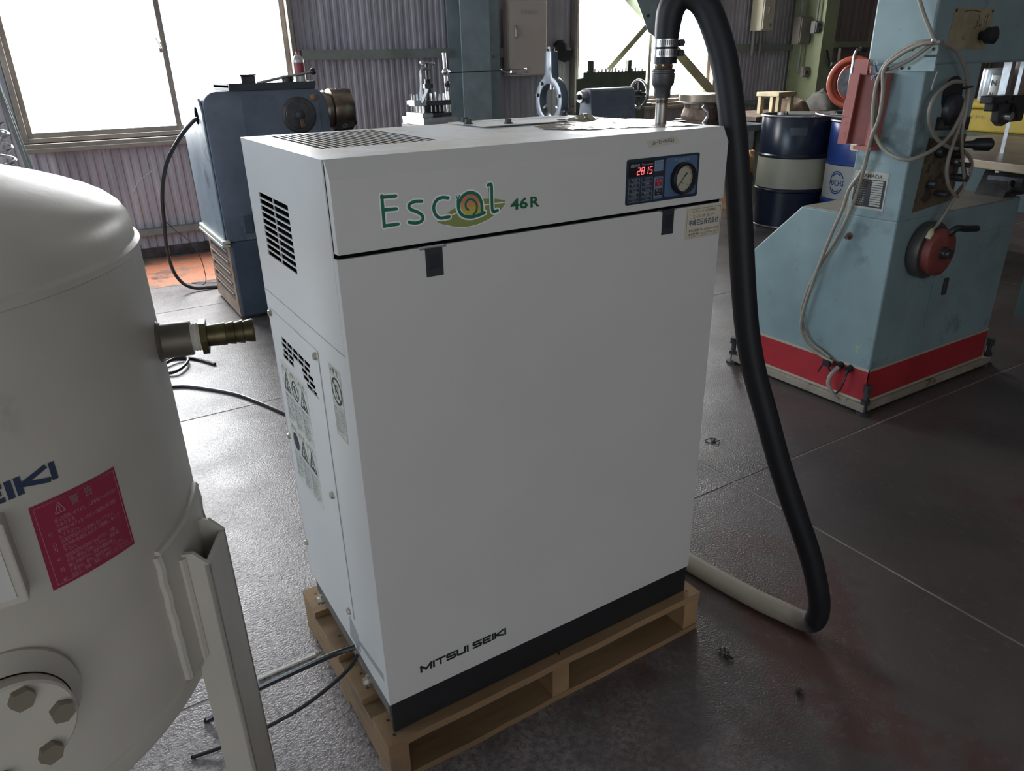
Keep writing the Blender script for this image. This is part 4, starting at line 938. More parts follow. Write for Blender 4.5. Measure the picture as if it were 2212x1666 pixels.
# magnetic stand with dial arm
mst = thing('dial_stand', 'steel dial indicator stand with upright rod and long thin arm on the carriage', 'stand', (2.09, 3.70, .955))
obj('magnet_base', G().box(2.03, 2.14, 3.66, 3.74, .955, 1.0), m_dsteel, mst, bevel=.003)
obj('upright_rod', G().cyl((2.09, 3.70, 1.0), (2.075, 3.70, 1.41), .0125, n=14), m_bright, mst, smooth=True)
obj('clamp', G().cyl((2.055, 3.66, 1.29), (2.115, 3.74, 1.29), .022, n=12).sphere((2.06, 3.665, 1.295), .022), m_bright, mst, smooth=True)
obj('clamp', G().cyl((2.07, 3.66, 1.215), (2.11, 3.74, 1.215), .019, n=12).sphere((2.075, 3.67, 1.222), .017), m_dsteel, mst, smooth=True)
obj('thin_arm', G().cyl((2.08, 3.68, 1.288), (2.74, 3.68, 1.298), .004, n=8), m_dsteel, mst)
obj('dial_holder', G().bar((2.58, 3.68, 1.286), (2.72, 3.68, 1.288), .018, .020).cyl((2.72, 3.66, 1.295), (2.72, 3.70, 1.295), .022, n=16).tube([(2.50,3.68,1.30),(2.55,3.68,1.275),(2.62,3.68,1.272)], .006, 6), m_bright, mst)
obj('stand_lever', G().cyl((2.00, 3.68, 1.085), (2.07, 3.70, 1.00), .006, n=8), m_dsteel, mst)
# things on the headstock tray
t = thing('spray_can', 'white and red spray can with red cap on the lathe headstock', 'spray can', (.985, 3.32, 1.262))
obj('body', G().lathe([(0, .028), (.003, .0305), (.115, .0305), (.119, .029)], (.985, 3.32, 1.262), (0, 0, 1), 24), mat('can_white', (.55,.55,.52), .3, .3), t, smooth=True)
obj('red_band', G().lathe([(0, .0309), (.060, .0309)], (.985, 3.32, 1.305), (0, 0, 1), 24, cap=False), mat('can_red', (.30,.05,.06), .4), t, smooth=True)
obj('shoulder', G().lathe([(0, .029), (.012, .024), (.020, .014), (.022, .014)], (.985, 3.32, 1.381), (0, 0, 1), 24), m_bright, t, smooth=True)
obj('nozzle', G().lathe([(0, .008), (.016, .008), (.018, .006)], (.985, 3.32, 1.402), (0, 0, 1), 14), mat('nozzle_red', (.6,.04,.06), .4), t, smooth=True)
t = thing('tool_block', 'small dark steel block standing on the headstock tray', 'block', (.685, 3.30, 1.262))
obj('block', G().box(.655, .728, 3.27, 3.34, 1.262, 1.305), m_dsteel, t, bevel=.004); obj('block_top', G().box(.650, .733, 3.265, 3.345, 1.305, 1.312), m_dsteel, t, bevel=.002)
t = thing('chuck_key', 'long steel lever with black ball knob lying across the headstock tray', 'lever', (.88, 3.28, 1.262))
obj('arm', G().tube([(.74,3.30,1.268),(.82,3.29,1.282),(.90,3.27,1.298),(.96,3.25,1.305),(1.03,3.24,1.318)], .0075, 8, smooth=4), m_bright, t, smooth=True)
obj('ball_knob', G().sphere((1.035, 3.24, 1.319), .018), m_black, t, smooth=True)
obj('hub', G().lathe([(0, .030), (.036, .030), (.042, .024)], (.905, 3.30, 1.262), (0, 0, 1), 18), m_dsteel, t, smooth=True)
# cable drooping from the lathe cover to the floor, and thin wires
cable('lathe_cable', [(.428,3.40,1.10),(.40,3.42,1.085),(.33,3.50,1.0),(.255,3.62,.86),(.215,3.75,.68),(.205,3.85,.50),(.20,3.95,.33),(.215,4.02,.17),(.26,4.05,.07),(.33,4.06,.022),(.42,4.06,.012),(.50,4.04,.010)], .011, m_cable, 'black cable drooping from the lathe side cover down to the floor', 'cable')
cable('thin_wire', [(.055,3.70,.70),(.10,3.72,.76),(.16,3.74,.80),(.212,3.75,.83)], .003, mat('pale_wire', (.5,.5,.5), .4), 'thin pale wire branching left from the drooping lathe cable', 'wire')
cable('thin_wire', [(.206,3.84,.52),(.26,3.90,.44),(.33,3.98,.36),(.385,4.06,.27),(.42,4.15,.12),(.415,4.2,.008),(.34,4.28,.006),(.45,4.2,.006),(.52,4.16,.006)], .0025, m_cable, 'thin dark wire hanging from the lathe cable to the floor', 'wire')
# slanting steel lengths and spring coil at the far left
for k, (a, b, l) in enumerate((((-.52, 5.08, 1.95), (-.375, 4.98, .36), 'wider grey steel angle leaning left of the big window'), ((-.49, 5.12, 1.50), (-.335, 5.02, .22), 'narrower grey steel angle leaning below the left corner of the big window'))):
    t = thing('steel_angle', l, 'steel bar', b, 'steel angles leaning by the window')
    A = Vector(a); B = Vector((b[0], b[1], 0.0))
    obj('flange', G().bar(A, B, .024, .004, up=(0, 1, 0)), m_girt, t); obj('web', G().bar(A+Vector((.010, -.010, 0)), B+Vector((.010, -.010, 0)), .004, .022, up=(0, 1, 0)), m_girt, t)
cc = Vector((-.475, 3.2, 0))
pts = [(cc.x+.035*math.cos(q*.5), cc.y+.035*math.sin(q*.5), .80+q*.0046) for q in range(0, 75)]
t = thing('spring_stand', 'chrome coil spring on a post, just visible at the left edge above the tank', 'spring', (cc.x, cc.y, 0))
obj('coil', G().tube(pts, .008, 8, smooth=0), m_bright, t, smooth=True); obj('post', G().cyl((cc.x, cc.y, 0), (cc.x, cc.y, .82), .02, n=12).box(cc.x-.09, cc.x+.09, cc.y-.09, cc.y+.09, 0, .012), m_dsteel, t)

# ------------------------------------------------------------------ fixtures on the back wall
def cabinet(nm, x0, x1, y0, y1, z0, z1, m, label, cat, door_in=.012):
    t = thing(nm, label, cat, ((x0+x1)/2, y1, z0))
    obj('case', G().box(x0, x1, y0+.012, y1, z0, z1), m, t, bevel=.004)
    d = obj('door', G().box(x0+door_in, x1-door_in, y0, y0+.012, z0+door_in, z1-door_in), m, t, bevel=.003)
    return t, d
m_beige = mat('cabinet_beige', (.50,.43,.37), .45, 0, .06, 4); m_cream = mat('cabinet_cream', (.50,.46,.36), .45, 0, .06, 4)
t, d = cabinet('control_cabinet', 3.455, 3.86, 5.10, 5.225, 1.232, 1.852, m_beige, 'beige wall control cabinet with small door handle between column and window', 'cabinet')
obj('handle', G().box(3.50, 3.522, 5.080, 5.10, 1.545, 1.650).box(3.503, 3.519, 5.070, 5.082, 1.555, 1.62), m_bright, d, bevel=.003)
g = G().box(3.575, 3.76, 5.0985, 5.0995, 1.735, 1.775); lp_ = obj('door_label', g, mat('label_grey', (.42,.38,.33), .5), d)
obj('label_lettering', text(G(), '1-3-1', 3.668, 1.742, .022, FRONT(5.0985), .0006, width=.085, align='C'), mat('faded_ink', (.22,.20,.18), .5), lp_)
t, d = cabinet('breaker_box', 6.68, 6.868, 5.08, 5.245, 1.612, 2.30, m_cream, 'tall cream breaker box high on the wall right of the hose', 'electrical box')
obj('handle', G().box(6.735, 6.765, 5.066, 5.08, 1.83, 1.845).box(6.752, 6.765, 5.06, 5.08, 1.78, 1.84), m_bright, d)
obj('green_sticker', G().prism(circ(6.815, 1.665, .024, 18), FRONT(5.0795), 0, .0008), mat('sticker_green', (.16,.30,.20), .5), d)
for x in (6.70, 6.82): obj('conduit', G().cyl((x, 5.20, 1.36), (x, 5.20, 1.612), .018, n=12), m_girt, t, smooth=True)
t, d = cabinet('switch_box', 7.20, 7.385, 4.98, 5.09, 1.47, 1.75, mat('box_brown', (.22,.19,.165), .5), 'brown switch box on the green column with two rows of buttons beside it', 'electrical box')
obj('conduit', G().cyl((7.33, 5.05, 1.16), (7.33, 5.05, 1.47), .014, n=10).cyl((7.27, 5.05, 1.75), (7.27, 5.05, 2.6), .018, n=10), m_girt, t)
t, d = cabinet('push_button_box', 7.30, 7.40, 4.86, 4.93, 1.575, 1.70, mat('box_grey', (.20,.21,.20), .5), 'small grey push-button box on the green column, two dark buttons', 'electrical box')
for z in (1.61, 1.66): obj('button', G().cyl((7.35, 4.845, z), (7.35, 4.86, z), .014, n=14), m_black, d)
obj('conduit', G().cyl((7.35, 4.90, 1.70), (7.35, 4.90, 2.6), .012, n=10), m_girt, t)
t, d = cabinet('wall_socket', 7.30, 7.40, 4.94, 4.99, 1.125, 1.235, mat('box_brown', (.22,.19,.165), .5), 'small brown power socket low on the green column', 'socket')
obj('socket_hole', G().cyl((7.35, 4.935, 1.175), (7.35, 4.94, 1.175), .022, n=16), m_black, d)
t = thing('pipe_bracket', 'pale pipe stub with bent bracket on the green post', 'pipe', (7.7, 4.8, 1.3))
obj('pipe', G().cyl((7.55, 4.79, 1.255), (8.2, 4.79, 1.255), .022, n=14), m_girt, t, smooth=True); obj('bracket', G().bar((7.46, 4.80, 1.40), (7.55, 4.80, 1.24), .03, .012, up=(0,1,0)), m_dsteel, t); obj('cap', G().cyl((7.72, 4.82, 1.27), (7.72, 4.82, 1.42), .018, n=12), m_cream, t, smooth=True)
t = thing('dark_cap', 'dark round cap hung on the wall beside the right window frame', 'cap', (4.12, 5.22, 1.40))
obj('crown', G().lathe([(0, .085), (.02, .08), (.05, .06), (.06, .02)], (4.10, 5.24, 1.45), (0, -1, 0), 28), m_black, t, smooth=True); obj('brim', G().prism([(3.99, 1.44), (4.20, 1.44), (4.17, 1.36), (4.10, 1.335), (4.03, 1.36)], FRONT(5.17), 0, .006), m_black, t)

# ------------------------------------------------------------------ machines behind, right of the compressor
m_gm = mat('green_machine', (.065,.085,.055), .5, 0, .25, 6, col2=(.10,.06,.045), p2=.62, s2=6)
t = thing('drill_rack', 'dark green steel rack bristling with a row of drill bits under the right window', 'rack', (4.55, 5.0, 0))
obj('plate', G().prism([(4.14, .40), (4.98, .40), (4.98, 1.245), (4.22, 1.245), (4.22, 1.20), (4.14, 1.19)], FRONT(5.0), -.03, 0), m_gm, t)
obj('rack_legs', G().box(4.16, 4.22, 5.0, 5.10, 0, .40).box(4.88, 4.95, 5.0, 5.10, 0, .40), m_gm, t)
for k in range(17):
    x = 4.26+k*.042; obj('drill_bit', G().cyl((x, 5.012, 1.245), (x, 5.012, 1.262+.008*(k % 3)), .010, n=8), m_bright, t)
for x in (4.275, 4.74): obj('post', G().box(x, x+.045, 4.995, 5.03, 1.245, 1.345), m_gm, t)
m_rt = mat('rusty_cast_iron', (.16,.115,.09), .5, .4, .35, 12, col2=(.22,.12,.07), p2=.58, s2=14)
t = thing('rotary_table', 'rusty round machine table with clamps on an oily stand beyond the outlet pipe', 'machine table', (4.75, 4.1, 0))
obj('disc', G().lathe([(0, .25), (.012, .262), (.016, .25), (.070, .25), (.075, .243)], (4.93, 4.10, .975), (0, 0, 1), 48), mat('machined_iron', (.32,.27,.22), .35, .6, .3, 10), t, smooth=True)
obj('housing', G().lathe([(0, .22), (.03, .225), (.10, .20), (.14, .20)], (4.93, 4.10, .835), (0, 0, 1), 28).box(4.74, 5.12, 3.90, 4.30, .79, .84).box(4.70, 4.86, 3.88, 4.0, .84, .93), m_rt, t, bevel=.004)
for q in ((4.72, 3.92), (4.86, 3.86), (5.02, 3.87), (5.15, 3.95)): obj('clamp_bolt', G().cyl((q[0], q[1], .84), (q[0], q[1], .955), .016, n=8).cyl((q[0], q[1], .955), (q[0], q[1], .98), .026, n=6), m_rt, t)
obj('crank', G().tube([(4.66,3.88,.96),(4.70,3.86,.92),(4.69,3.85,.86),(4.65,3.85,.82)], .014, 8, smooth=4), m_bright, t, smooth=True)
obj('stand_top', G().box(4.45, 5.35, 3.70, 4.45, .74, .79), mat('bench_blue_steel', (.25,.30,.34), .3, .5, .3, 8), t, bevel=.004)
for x, y in ((4.50, 3.75), (5.30, 3.75), (4.50, 4.40), (5.30, 4.40)): obj('stand_leg', G().box(x-.03, x+.03, y-.03, y+.03, 0, .74), m_gm, t)

# oil drums
def drum(nm, cx, cy, r, h, mA, mB, label, zs=(0, .33, .57), lid=None):
    t = thing(nm, label, 'drum', (cx, cy, 0))
    def sec(n_, z0, z1, m, rib=True):
        P = [(z0, r)]
        if rib: P += [(z1-.035, r), (z1-.026, r+.010), (z1-.016, r+.010), (z1-.008, r)]
        P += [(z1, r)]
        return obj(n_, G().lathe(P, (cx, cy, 0), (0, 0, 1), 56, cap=False), m, t, smooth=True)
    sec('lower_shell', .012, zs[1], mA); sec('middle_shell', zs[1], zs[2], mB, False)
    P = [(zs[2], r), (zs[2]+.010, r+.010), (zs[2]+.022, r+.010), (zs[2]+.032, r), (h-.02, r), (h-.012, r-.006)]
    up = obj('upper_shell', G().lathe(P, (cx, cy, 0), (0, 0, 1), 56, cap=False), mA, t, smooth=True)
    obj('rim', G().ring((cx, cy, h-.008), (0, 0, 1), r+.002, .009, 56, 8), m_bright, t, smooth=True); obj('bottom_rim', G().ring((cx, cy, .010), (0, 0, 1), r+.001, .009, 56, 8), m_bright, t, smooth=True)
    obj('lid', G().lathe([(h-.02, r), (h-.018, .02), (h-.018, .001)], (cx, cy, 0), (0, 0, 1), 48), lid or mA, t)
    return t, up
m_navy = mat('drum_navy', (.012,.018,.038), .28, 0, .2, 6); m_dcr = mat('drum_cream', (.46,.44,.34), .35, 0, .08, 4)
m_dblu = mat('drum_blue', (.025,.06,.26), .30, 0, .15, 6); m_dwh = mat('drum_white', (.50,.50,.46), .35, 0, .06, 4)
DC1 = (5.105, 3.215); DC2 = (5.195, 2.61)
def dmap(c, r):
    a0 = math.atan2(CAM_LOC.y-c[1], CAM_LOC.x-c[0])
    return lambda u, v, d: (c[0]+(r+d)*math.cos(a0+u/r), c[1]+(r+d)*math.sin(a0+u/r), v)
t, up = drum('oil_drum', *DC1, .29, .905, m_navy, m_dcr, 'dark navy oil drum with a wide cream band, left of the blue drum')
D1 = dmap(DC1, .29)
g = G(); V = [D1(-.06+.02*k, z, .0006) for k in range(8) for z in (.755, .815)]; g.add(V, [(2*k, 2*k+2, 2*k+3, 2*k+1) for k in range(7)]); obj('paper_label', g, mat('drum_label', (.06,.075,.09), .5), up)
t, up = drum('oil_drum', *DC2, .285, .885, m_dblu, m_dwh, 'bright blue oil drum with white band and blue FUCHS logo', zs=(0, .30, .555))
D2 = dmap(DC2, .286)
g = G(); V = [D2(-.0+.02*k, z, .0006) for k in range(8) for z in (.655, .710)]; g.add(V, [(2*k, 2*k+2, 2*k+3, 2*k+1) for k in range(7)]); lb_ = obj('paper_label', g, mat('drum_label_white', (.42,.43,.42), .5), up)
ml = [c for c in t.children if c.name.startswith('middle_shell')][0]
g = G(); text(g, 'FUCHS', -.262, .405, .042, D2, .0012, width=.135, bold=.015)
for a0, a1 in ((25, 165), (205, 330)):
    for k, rr_ in enumerate((.062, .050)):
        P = [(-.195+rr_*math.cos(math.radians(a0+k*25+(a1-a0-k*50)*q/10)), .428+rr_*1.35*math.sin(math.radians(a0+k*25+(a1-a0-k*50)*q/10))) for q in range(11)]
        ribbon(g, P, .009, D2, .0012, k=2, cap=False)
lab(obj('logo', g, mat('fuchs_blue', (.02,.07,.30), .45), ml), 'blue round FUCHS logo')
# locking ring and pipe lying on the drums
t = thing('locking_ring', 'silver drum locking ring lying over both drum tops', 'ring', (5.15, 2.84, .90))
obj('hoop', G().tube([(DC2[0]-.06+.26*math.cos(q), DC2[1]+.14+.26*math.sin(q), .915+.012*math.sin(q)) for q in [math.radians(k*12) for k in range(29)]], .008, 8, smooth=0), m_bright, t, smooth=True)
obj('lever', G().bar((5.06, 2.88, .915), (5.05, 2.70, .912), .03, .012), m_bright, t, bevel=.003)
t = thing('pump_tube', 'pale flat metal tube lying across the navy drum lid', 'tube', (5.1, 3.1, .90))
obj('tube', G().bar((4.90, 3.16, .921), (5.10, 2.87, .921), .040, .024), mat('pale_tube', (.42,.42,.36), .4), t, bevel=.006); obj('collar', G().cyl((4.87, 3.20, .909), (4.87, 3.20, .929), .035, n=16), m_bright, t, smooth=True)
# orange hose reel standing on the blue drum
m_or = mat('reel_orange', (.55,.10,.05), .4, 0, .1, 6)
t = thing('hose_reel', 'orange hose reel with chrome handle standing on the blue drum', 'reel', (5.10, 2.74, .888))
rc = Vector((5.10, 2.74, 1.15)); ra = Vector((.86, .25, 0)).normalized()
for k, s in enumerate((-.075, -.04, .06)): obj('hose_turn', G().ring(rc+ra*s, ra, .165-.012*k, .022 if k < 2 else .014, 44, 10), m_or, t, smooth=True)
obj('drum_core', G().lathe([(-.06, .11), (.06, .11)], rc, ra, 32), m_dsteel, t, smooth=True); obj('flange_disc', G().lathe([(-.006, .10), (.006, .10)], rc+ra*.07, ra, 32), mat('reel_yellow', (.40,.33,.05), .45), t)
obj('frame', G().tube([rc+ra*-.11+Vector((0,0,-.245)), rc+ra*-.11+Vector((0,0,.12)), rc+ra*-.08+Vector((0,0,.215)), rc+Vector((0,0,.232)), rc+ra*.10+Vector((0,0,.225))], .010, 8, smooth=5), m_bright, t, smooth=True)
obj('foot', G().bar(rc+Vector((-.12, -.04, -.243)), rc+Vector((.14, .03, -.243)), .16, .016), m_dsteel, t)
obj('grip', G().cyl(rc+ra*.0+Vector((0,0,.232)), rc+ra*.12+Vector((0,0,.224)), .016, n=12), m_black, t, smooth=True)
obj('spout', G().cyl(rc+ra*-.11+Vector((0,0,-.235)), rc+ra*-.11+Vector((0,0,-.12)), .018, n=12), m_bright, t, smooth=True)
# bench with clutter behind the drums
t = thing('back_bench', 'low dark bench along the wall behind the drums', 'bench', (6.3, 4.4, 0))
obj('bench_top', G().box(5.55, 7.1, 4.05, 4.75, .78, .82), mat('bench_brown', (.14,.10,.075), .6, 0, .3, 5), t)
for x, y in ((5.6, 4.1), (7.05, 4.1), (5.6, 4.7), (7.05, 4.7)): obj('bench_leg', G().box(x-.03, x+.03, y-.03, y+.03, 0, .78), m_dsteel, t)
t = thing('wooden_step', 'pale wooden step block with two legs on the back bench', 'wooden block', (6.02, 4.2, .82))
m_pw = mat('pale_wood', (.40,.33,.20), .6, 0, .2, 6)
obj('top', G().box(5.90, 6.16, 4.10, 4.38, .985, 1.025), m_pw, t, bevel=.004)
for x, y in ((5.92, 4.11), (6.095, 4.11), (5.92, 4.33), (6.095, 4.33)): obj('leg', G().box(x, x+.045, y, y+.04, .82, .985), m_pw, t, bevel=.003)
def rag(nm, cx, cy, z, rx, ry, hh, m, label, seed, cat='rag'):
    V = []; F = []; n = 20; mr = 9
    for i in range(mr+1):
        for k in range(n):
            q = i/mr; a = 2*math.pi*k/n; r = q*(1+.25*mnoise.noise(Vector((math.cos(a)*2, math.sin(a)*2, seed))))
            x = cx+rx*r*math.cos(a); y = cy+ry*r*math.sin(a); h = hh*(1-q**3)*(1+.45*mnoise.noise(Vector((x*6, y*6, seed))))+.35*hh*mnoise.noise(Vector((x*18, y*18, seed)))*(1-q**2)
            V.append((x, y, z+max(.001, h)))
    for i in range(mr):
        for k in range(n): F.append((i*n+k, i*n+(k+1) % n, (i+1)*n+(k+1) % n, (i+1)*n+k))
    F.append(tuple(range(mr*n, mr*n+n)))
    return tag(obj(nm, G().add(V, F), m, smooth=True), label, cat)
rag('rag_pile', 6.38, 4.32, .82, .17, .18, .13, mat('rag_brown', (.16,.11,.075), .9, 0, .4, 8), 'heap of brown rags beside the pale wooden step', 1.1)
rag('rag_pile', 6.84, 4.32, .82, .19, .20, .17, mat('rag_grey', (.09,.085,.075), .9, 0, .4, 8), 'heap of grey rags below the hose reel', 5.7)
t = thing('cardboard_box', 'brown cardboard carton on the floor left of the navy drum', 'carton', (5.35, 3.93, 0))
m_card = mat('cardboard', (.34,.19,.11), .7, 0, .15, 5)
obj('carton', G().box(5.16, 5.52, 3.80, 4.12, 0, .36), m_card, t, bevel=.004)
obj('flap', G().box(5.14, 5.17, 3.80, 4.12, .33, .365), m_card, t); obj('tape_line', G().box(5.158, 5.161, 3.80, 4.12, .20, .215), m_pw, t)
rag('orange_bag', 5.34, 3.95, .36, .20, .16, .17, mat('bag_orange', (.62,.34,.17), .5, 0, .3, 8), 'crumpled orange plastic bag on the cardboard carton', 9.2, 'bag')

# ------------------------------------------------------------------ green vertical band saw on the right
m_teal = mat('saw_paint', (.215,.300,.308), .45, 0, .16, 3, spec=.45, col2=(.150,.205,.212), p2=.58, s2=3.5, col3=(.10,.065,.04), p3=.715, s3=16, rvar=.08)
m_red = mat('saw_red_band', (.36,.022,.030), .42, 0, .15, 5, col2=(.14,.03,.03), p2=.64, s2=8)
m_skid = mat('saw_skid', (.26,.23,.18), .6, 0, .25, 8, col2=(.13,.09,.06), p2=.6, s2=10)
m_ch = mat('red_oxide', (.36,.12,.10), .5, 0, .2, 8, col2=(.17,.05,.045), p2=.62, s2=9)
SX0, SX1, SY0, SY1 = 2.265, 3.14, .51, 1.15
bs = thing('band_saw', 'teal-green vertical band saw with red stripe around its foot', 'band saw', ((SX0+SX1)/2, .83, 0))
PR = lambda u, v, d: (d, u, v)
obj('cabinet', G().prism([(SY0, .05), (SY1, .05), (SY1, .552), (.927, .774), (SY0, .774)], PR, SX0, SX1), m_teal, bs, bevel=.006)
obj('cabinet_top', G().prism([(SY0+.006, 0), (.922, 0), (.922, 1), (SY0+.006, 1)], lambda u, v, d: (SX0+.008+(SX1-SX0-.016)*v, u, .774+d), 0, .003), mat('bare_top', (.34,.32,.27), .4, .3, .2, 6), bs)
obj('column', G().box(SX0, 2.605, SY0, .722, .771, 1.302), m_teal, bs, bevel=.006)
obj('upper_head', G().box(SX0, 3.75, SY0, .735, 1.30, 2.35), m_teal, bs, bevel=.008)
for nm, g in (('side_band', G().box(SX0-.002, SX0+.001, SY0-.002, SY1, .055, .185)), ('front_band', G().box(SX0-.002, SX1, SY0-.002, SY0+.001, .055, .185))): obj(nm, g, m_red, bs)
m_trim = mat('band_trim', (.38,.36,.28), .5)
obj('band_trim', G().box(SX0-.003, SX0, SY0-.003, SY1, .180, .190).box(SX0-.003, SX1, SY0-.003, SY0, .180, .190), m_trim, bs); obj('band_trim', G().box(SX0-.004, SX0, SY0-.003, SY1, .046, .056).box(SX0-.003, SX1, SY0-.004, SY0, .046, .056), m_trim, bs)
obj('skid', G().box(SX0-.02, SX1+.06, SY0-.018, SY0+.06, .012, .046).box(SX0-.02, SX0+.06, SY0+.06, SY1-.02, .012, .046).box(SX0-.02, SX1+.06, SY1-.02, SY1+.05, .012, .046).box(SX1, SX1+.06, SY0+.06, SY1-.02, .012, .046), m_skid, bs, bevel=.004)
for x, y in ((SX0-.005, SY0-.012), (SX1+.05, SY0-.002), (SX0-.01, SY1+.04), (SX1+.05, SY1+.04)):
    lb = obj('levelling_bolt', G().cyl((x, y, .012), (x, y, .105), .011, n=12).cyl((x, y, .048), (x, y, .062), .020, n=6).cyl((x, y, .10), (x, y, .128), .019, n=6), m_dsteel, bs)
    obj('bolt_foot', G().cyl((x, y, 0), (x, y, .012), .028, n=16), m_dsteel, lb)
# rating plate on the side
SLF = LEFT(SX0)
m_np = mat('rating_plate_silver', (.42,.41,.36), .4, .3); m_npd = mat('rating_plate_black', (.02,.022,.024), .4)
np_ = lab(obj('rating_plate', G().prism([(-.712, .804), (-.574, .804), (-.574, .940), (-.712, .940)], SLF, 0, .0015), m_np, bs), 'metal rating plate with black data field')
obj('data_field', G().prism([(-.706, .812), (-.580, .812), (-.580, .912), (-.706, .912)], SLF, .0015, .0018), m_npd, np_)
obj('maker_lettering', text(G(), 'AMADA', -.672, .918, .014, SLF, .0022, width=.075, bold=.015), mat('plate_ink', (.05,.05,.05), .5), np_)
obj('maker_mark', G().prism(circ(-.690, .925, .0085, 14), SLF, .0016, .0022), mat('maker_red', (.45,.04,.04), .5), np_)
g = G()
for k, s_ in enumerate(('MODEL  V-400', 'MOTOR  K.W', 'WEIGHT', 'BLADE LENGTH', 'BLADE WIDTH', 'CUTTING', 'THROAT', 'BLADE SPEED', 'TABLE', 'DATE', 'NO.')):
    z = .9035-k*.0085; text(g, s_, -.702, z, .0042, SLF, .0021, width=.045 if k else .055)
tag(obj('data_lettering', g, m_np, np_), None, None, kind='stuff')
for k in range(11): obj('data_cell', G().prism([(-.634, .9025-k*.0085), (-.590, .9025-k*.0085), (-.590, .9088-k*.0085), (-.634, .9088-k*.0085)], SLF, .0018, .0021), m_np, np_)
lab(obj('number_tag', text(text(G(), '53', -.582, .262, .013, SLF, .001, bold=.02), '2', -.580, .245, .013, SLF, .001, bold=.02), mat('yellow_print', (.50,.46,.12), .5), bs), 'small yellow painted digits')
obj('side_bolt', G().cyl((SX0, .692, .693), (SX0-.02, .692, .690), .008, n=8).cyl((SX0-.004, .692, .693), (SX0, .692, .693), .014, n=12), mat('bolt_rust', (.12,.06,.04), .6), bs)
# teal bracket plate and red lipped channel screwed to the column
bp_ = obj('bracket_plate', G().panel(-.602, -.478, 1.281, 1.360, [(-.520, -.478, 1.324, 1.331)], LEFT(SX0-.012), .010), mat('bracket_pale_teal', (.33,.44,.44), .45, 0, .15, 8), bs)
for u, v in ((-.592, 1.348), (-.565, 1.349), (-.592, 1.291), (-.565, 1.291), (-.492, 1.348)): obj('plate_hole', G().prism(circ(u, v, .0055, 12), LEFT(SX0-.012), 0, .0008), m_black, bp_)
rc_ = lab(obj('red_channel', G().prism([(-.770, 0), (-.625, 0), (-.625, .036), (-.655, .036), (-.655, .030), (-.632, .030), (-.632, .007), (-.763, .007), (-.763, .030), (-.732, .030), (-.732, .036), (-.770, .036)], lambda u, v, d: (SX0-v, -u+.012*(1.28-d)/.25, d), 1.032, 1.275), m_ch, bs), 'red oxide steel channel')
obj('channel_tab', G().prism([(-.768, 1.270), (-.712, 1.270), (-.712, 1.322), (-.768, 1.322)], LEFT(SX0-.020), 0, .006), m_ch, rc_)
obj('channel_foot', G().box(SX0-.055, SX0, .630, .70, 1.018, 1.032), m_ch, rc_)
# front face: tension panel, dirty mechanism, handwheel
FS = FRONT(SY0)
tpn = lab(obj('tension_panel', G().prism([(2.357, 1.346), (2.600, 1.346), (2.604, 1.473), (2.362, 1.473)], FS, 0, .002), mat('panel_dirty_beige', (.30,.25,.15), .55, 0, .25, 12, col2=(.10,.08,.06), p2=.62, s2=18), bs), 'dirty beige panel with hand-drawn marks')
g = G()
for q in ([(2.512, 1.452), (2.520, 1.440), (2.508, 1.432), (2.516, 1.422), (2.500, 1.412)], [(2.558, 1.452), (2.553, 1.425)], [(2.572, 1.456), (2.566, 1.424)], [(2.42, 1.462), (2.47, 1.466), (2.52, 1.462)], [(2.525, 1.425), (2.532, 1.415), (2.538, 1.425)]): ribbon(g, q, .0025, FS, .0024)
tag(obj('pen_marks', g, m_ink, tpn), None, None, kind='stuff')
for u, v in ((2.37, 1.465), (2.595, 1.465), (2.37, 1.354)): obj('rivet', G().prism(circ(u, v, .005, 10), FS, .002, .004), m_dsteel, tpn)
obj('tension_knob', G().lathe([(0, .014), (.022, .014), (.024, .026), (.050, .028), (.054, .022)], (2.545, SY0-.002, 1.388), (0, -1, 0), 20), m_black, tpn, smooth=True)
obj('adjuster_recess', G().prism(circ(2.45, 1.20, .062, 28), FS, 0, .002), m_black, bs)
obj('adjuster_boss', G().lathe([(0, .055), (.02, .05), (.03, .03)], (2.46, SY0, 1.15), (0, -1, 0), 24), m_dsteel, bs, smooth=True)
cplate = obj('caution_plate', G().prism([(2.385, 1.085), (2.600, 1.075), (2.600, 1.12), (2.385, 1.13)], FS, 0, .003), m_black, bs)
g = G(); text(g, '注意 運転中', 2.40, 1.104, .012, FS, .0036, width=.17); text(g, '手を触れないこと', 2.40, 1.089, .010, FS, .0036, width=.16); obj('caution_lettering', g, mat('caution_print', (.20,.18,.14), .6), cplate)
obj('welder_panel', G().prism([(2.345, .80), (2.585, .82), (2.595, 1.06), (2.36, 1.06)], FS, 0, .004), mat('oily_brown', (.13,.095,.05), .55, 0, .4, 14, col2=(.035,.03,.028), p2=.50, s2=14), bs)
for x, z, r, l in ((2.42, 1.01, .022, .03), (2.50, 1.00, .018, .05), (2.40, .90, .016, .035), (2.46, .86, .013, .05), (2.55, .91, .015, .06), (2.53, .96, .010, .07)): obj('control_knob', G().lathe([(0, r*.6), (l*.4, r*.6), (l*.42, r), (l, r*.9)], (x, SY0-.004, z), (0, -1, 0), 16), m_dsteel if r < .017 else m_black, bs, smooth=True)
obj('welder_lever', G().tube([(2.52,.49,.97),(2.545,.46,.95),(2.555,.45,.92)], .006, 8, smooth=3).tube([(2.57,.49,.90),(2.58,.46,.93)], .005, 8), m_bright, bs, smooth=True)
obj('table_knob', G().lathe([(0, .012), (.05, .014), (.06, .022), (.11, .024), (.12, .016)], (2.60, .53, 1.02), (.8, -.6, 0), 18), m_black, bs, smooth=True)
hwc = (2.455, SY0, .650)
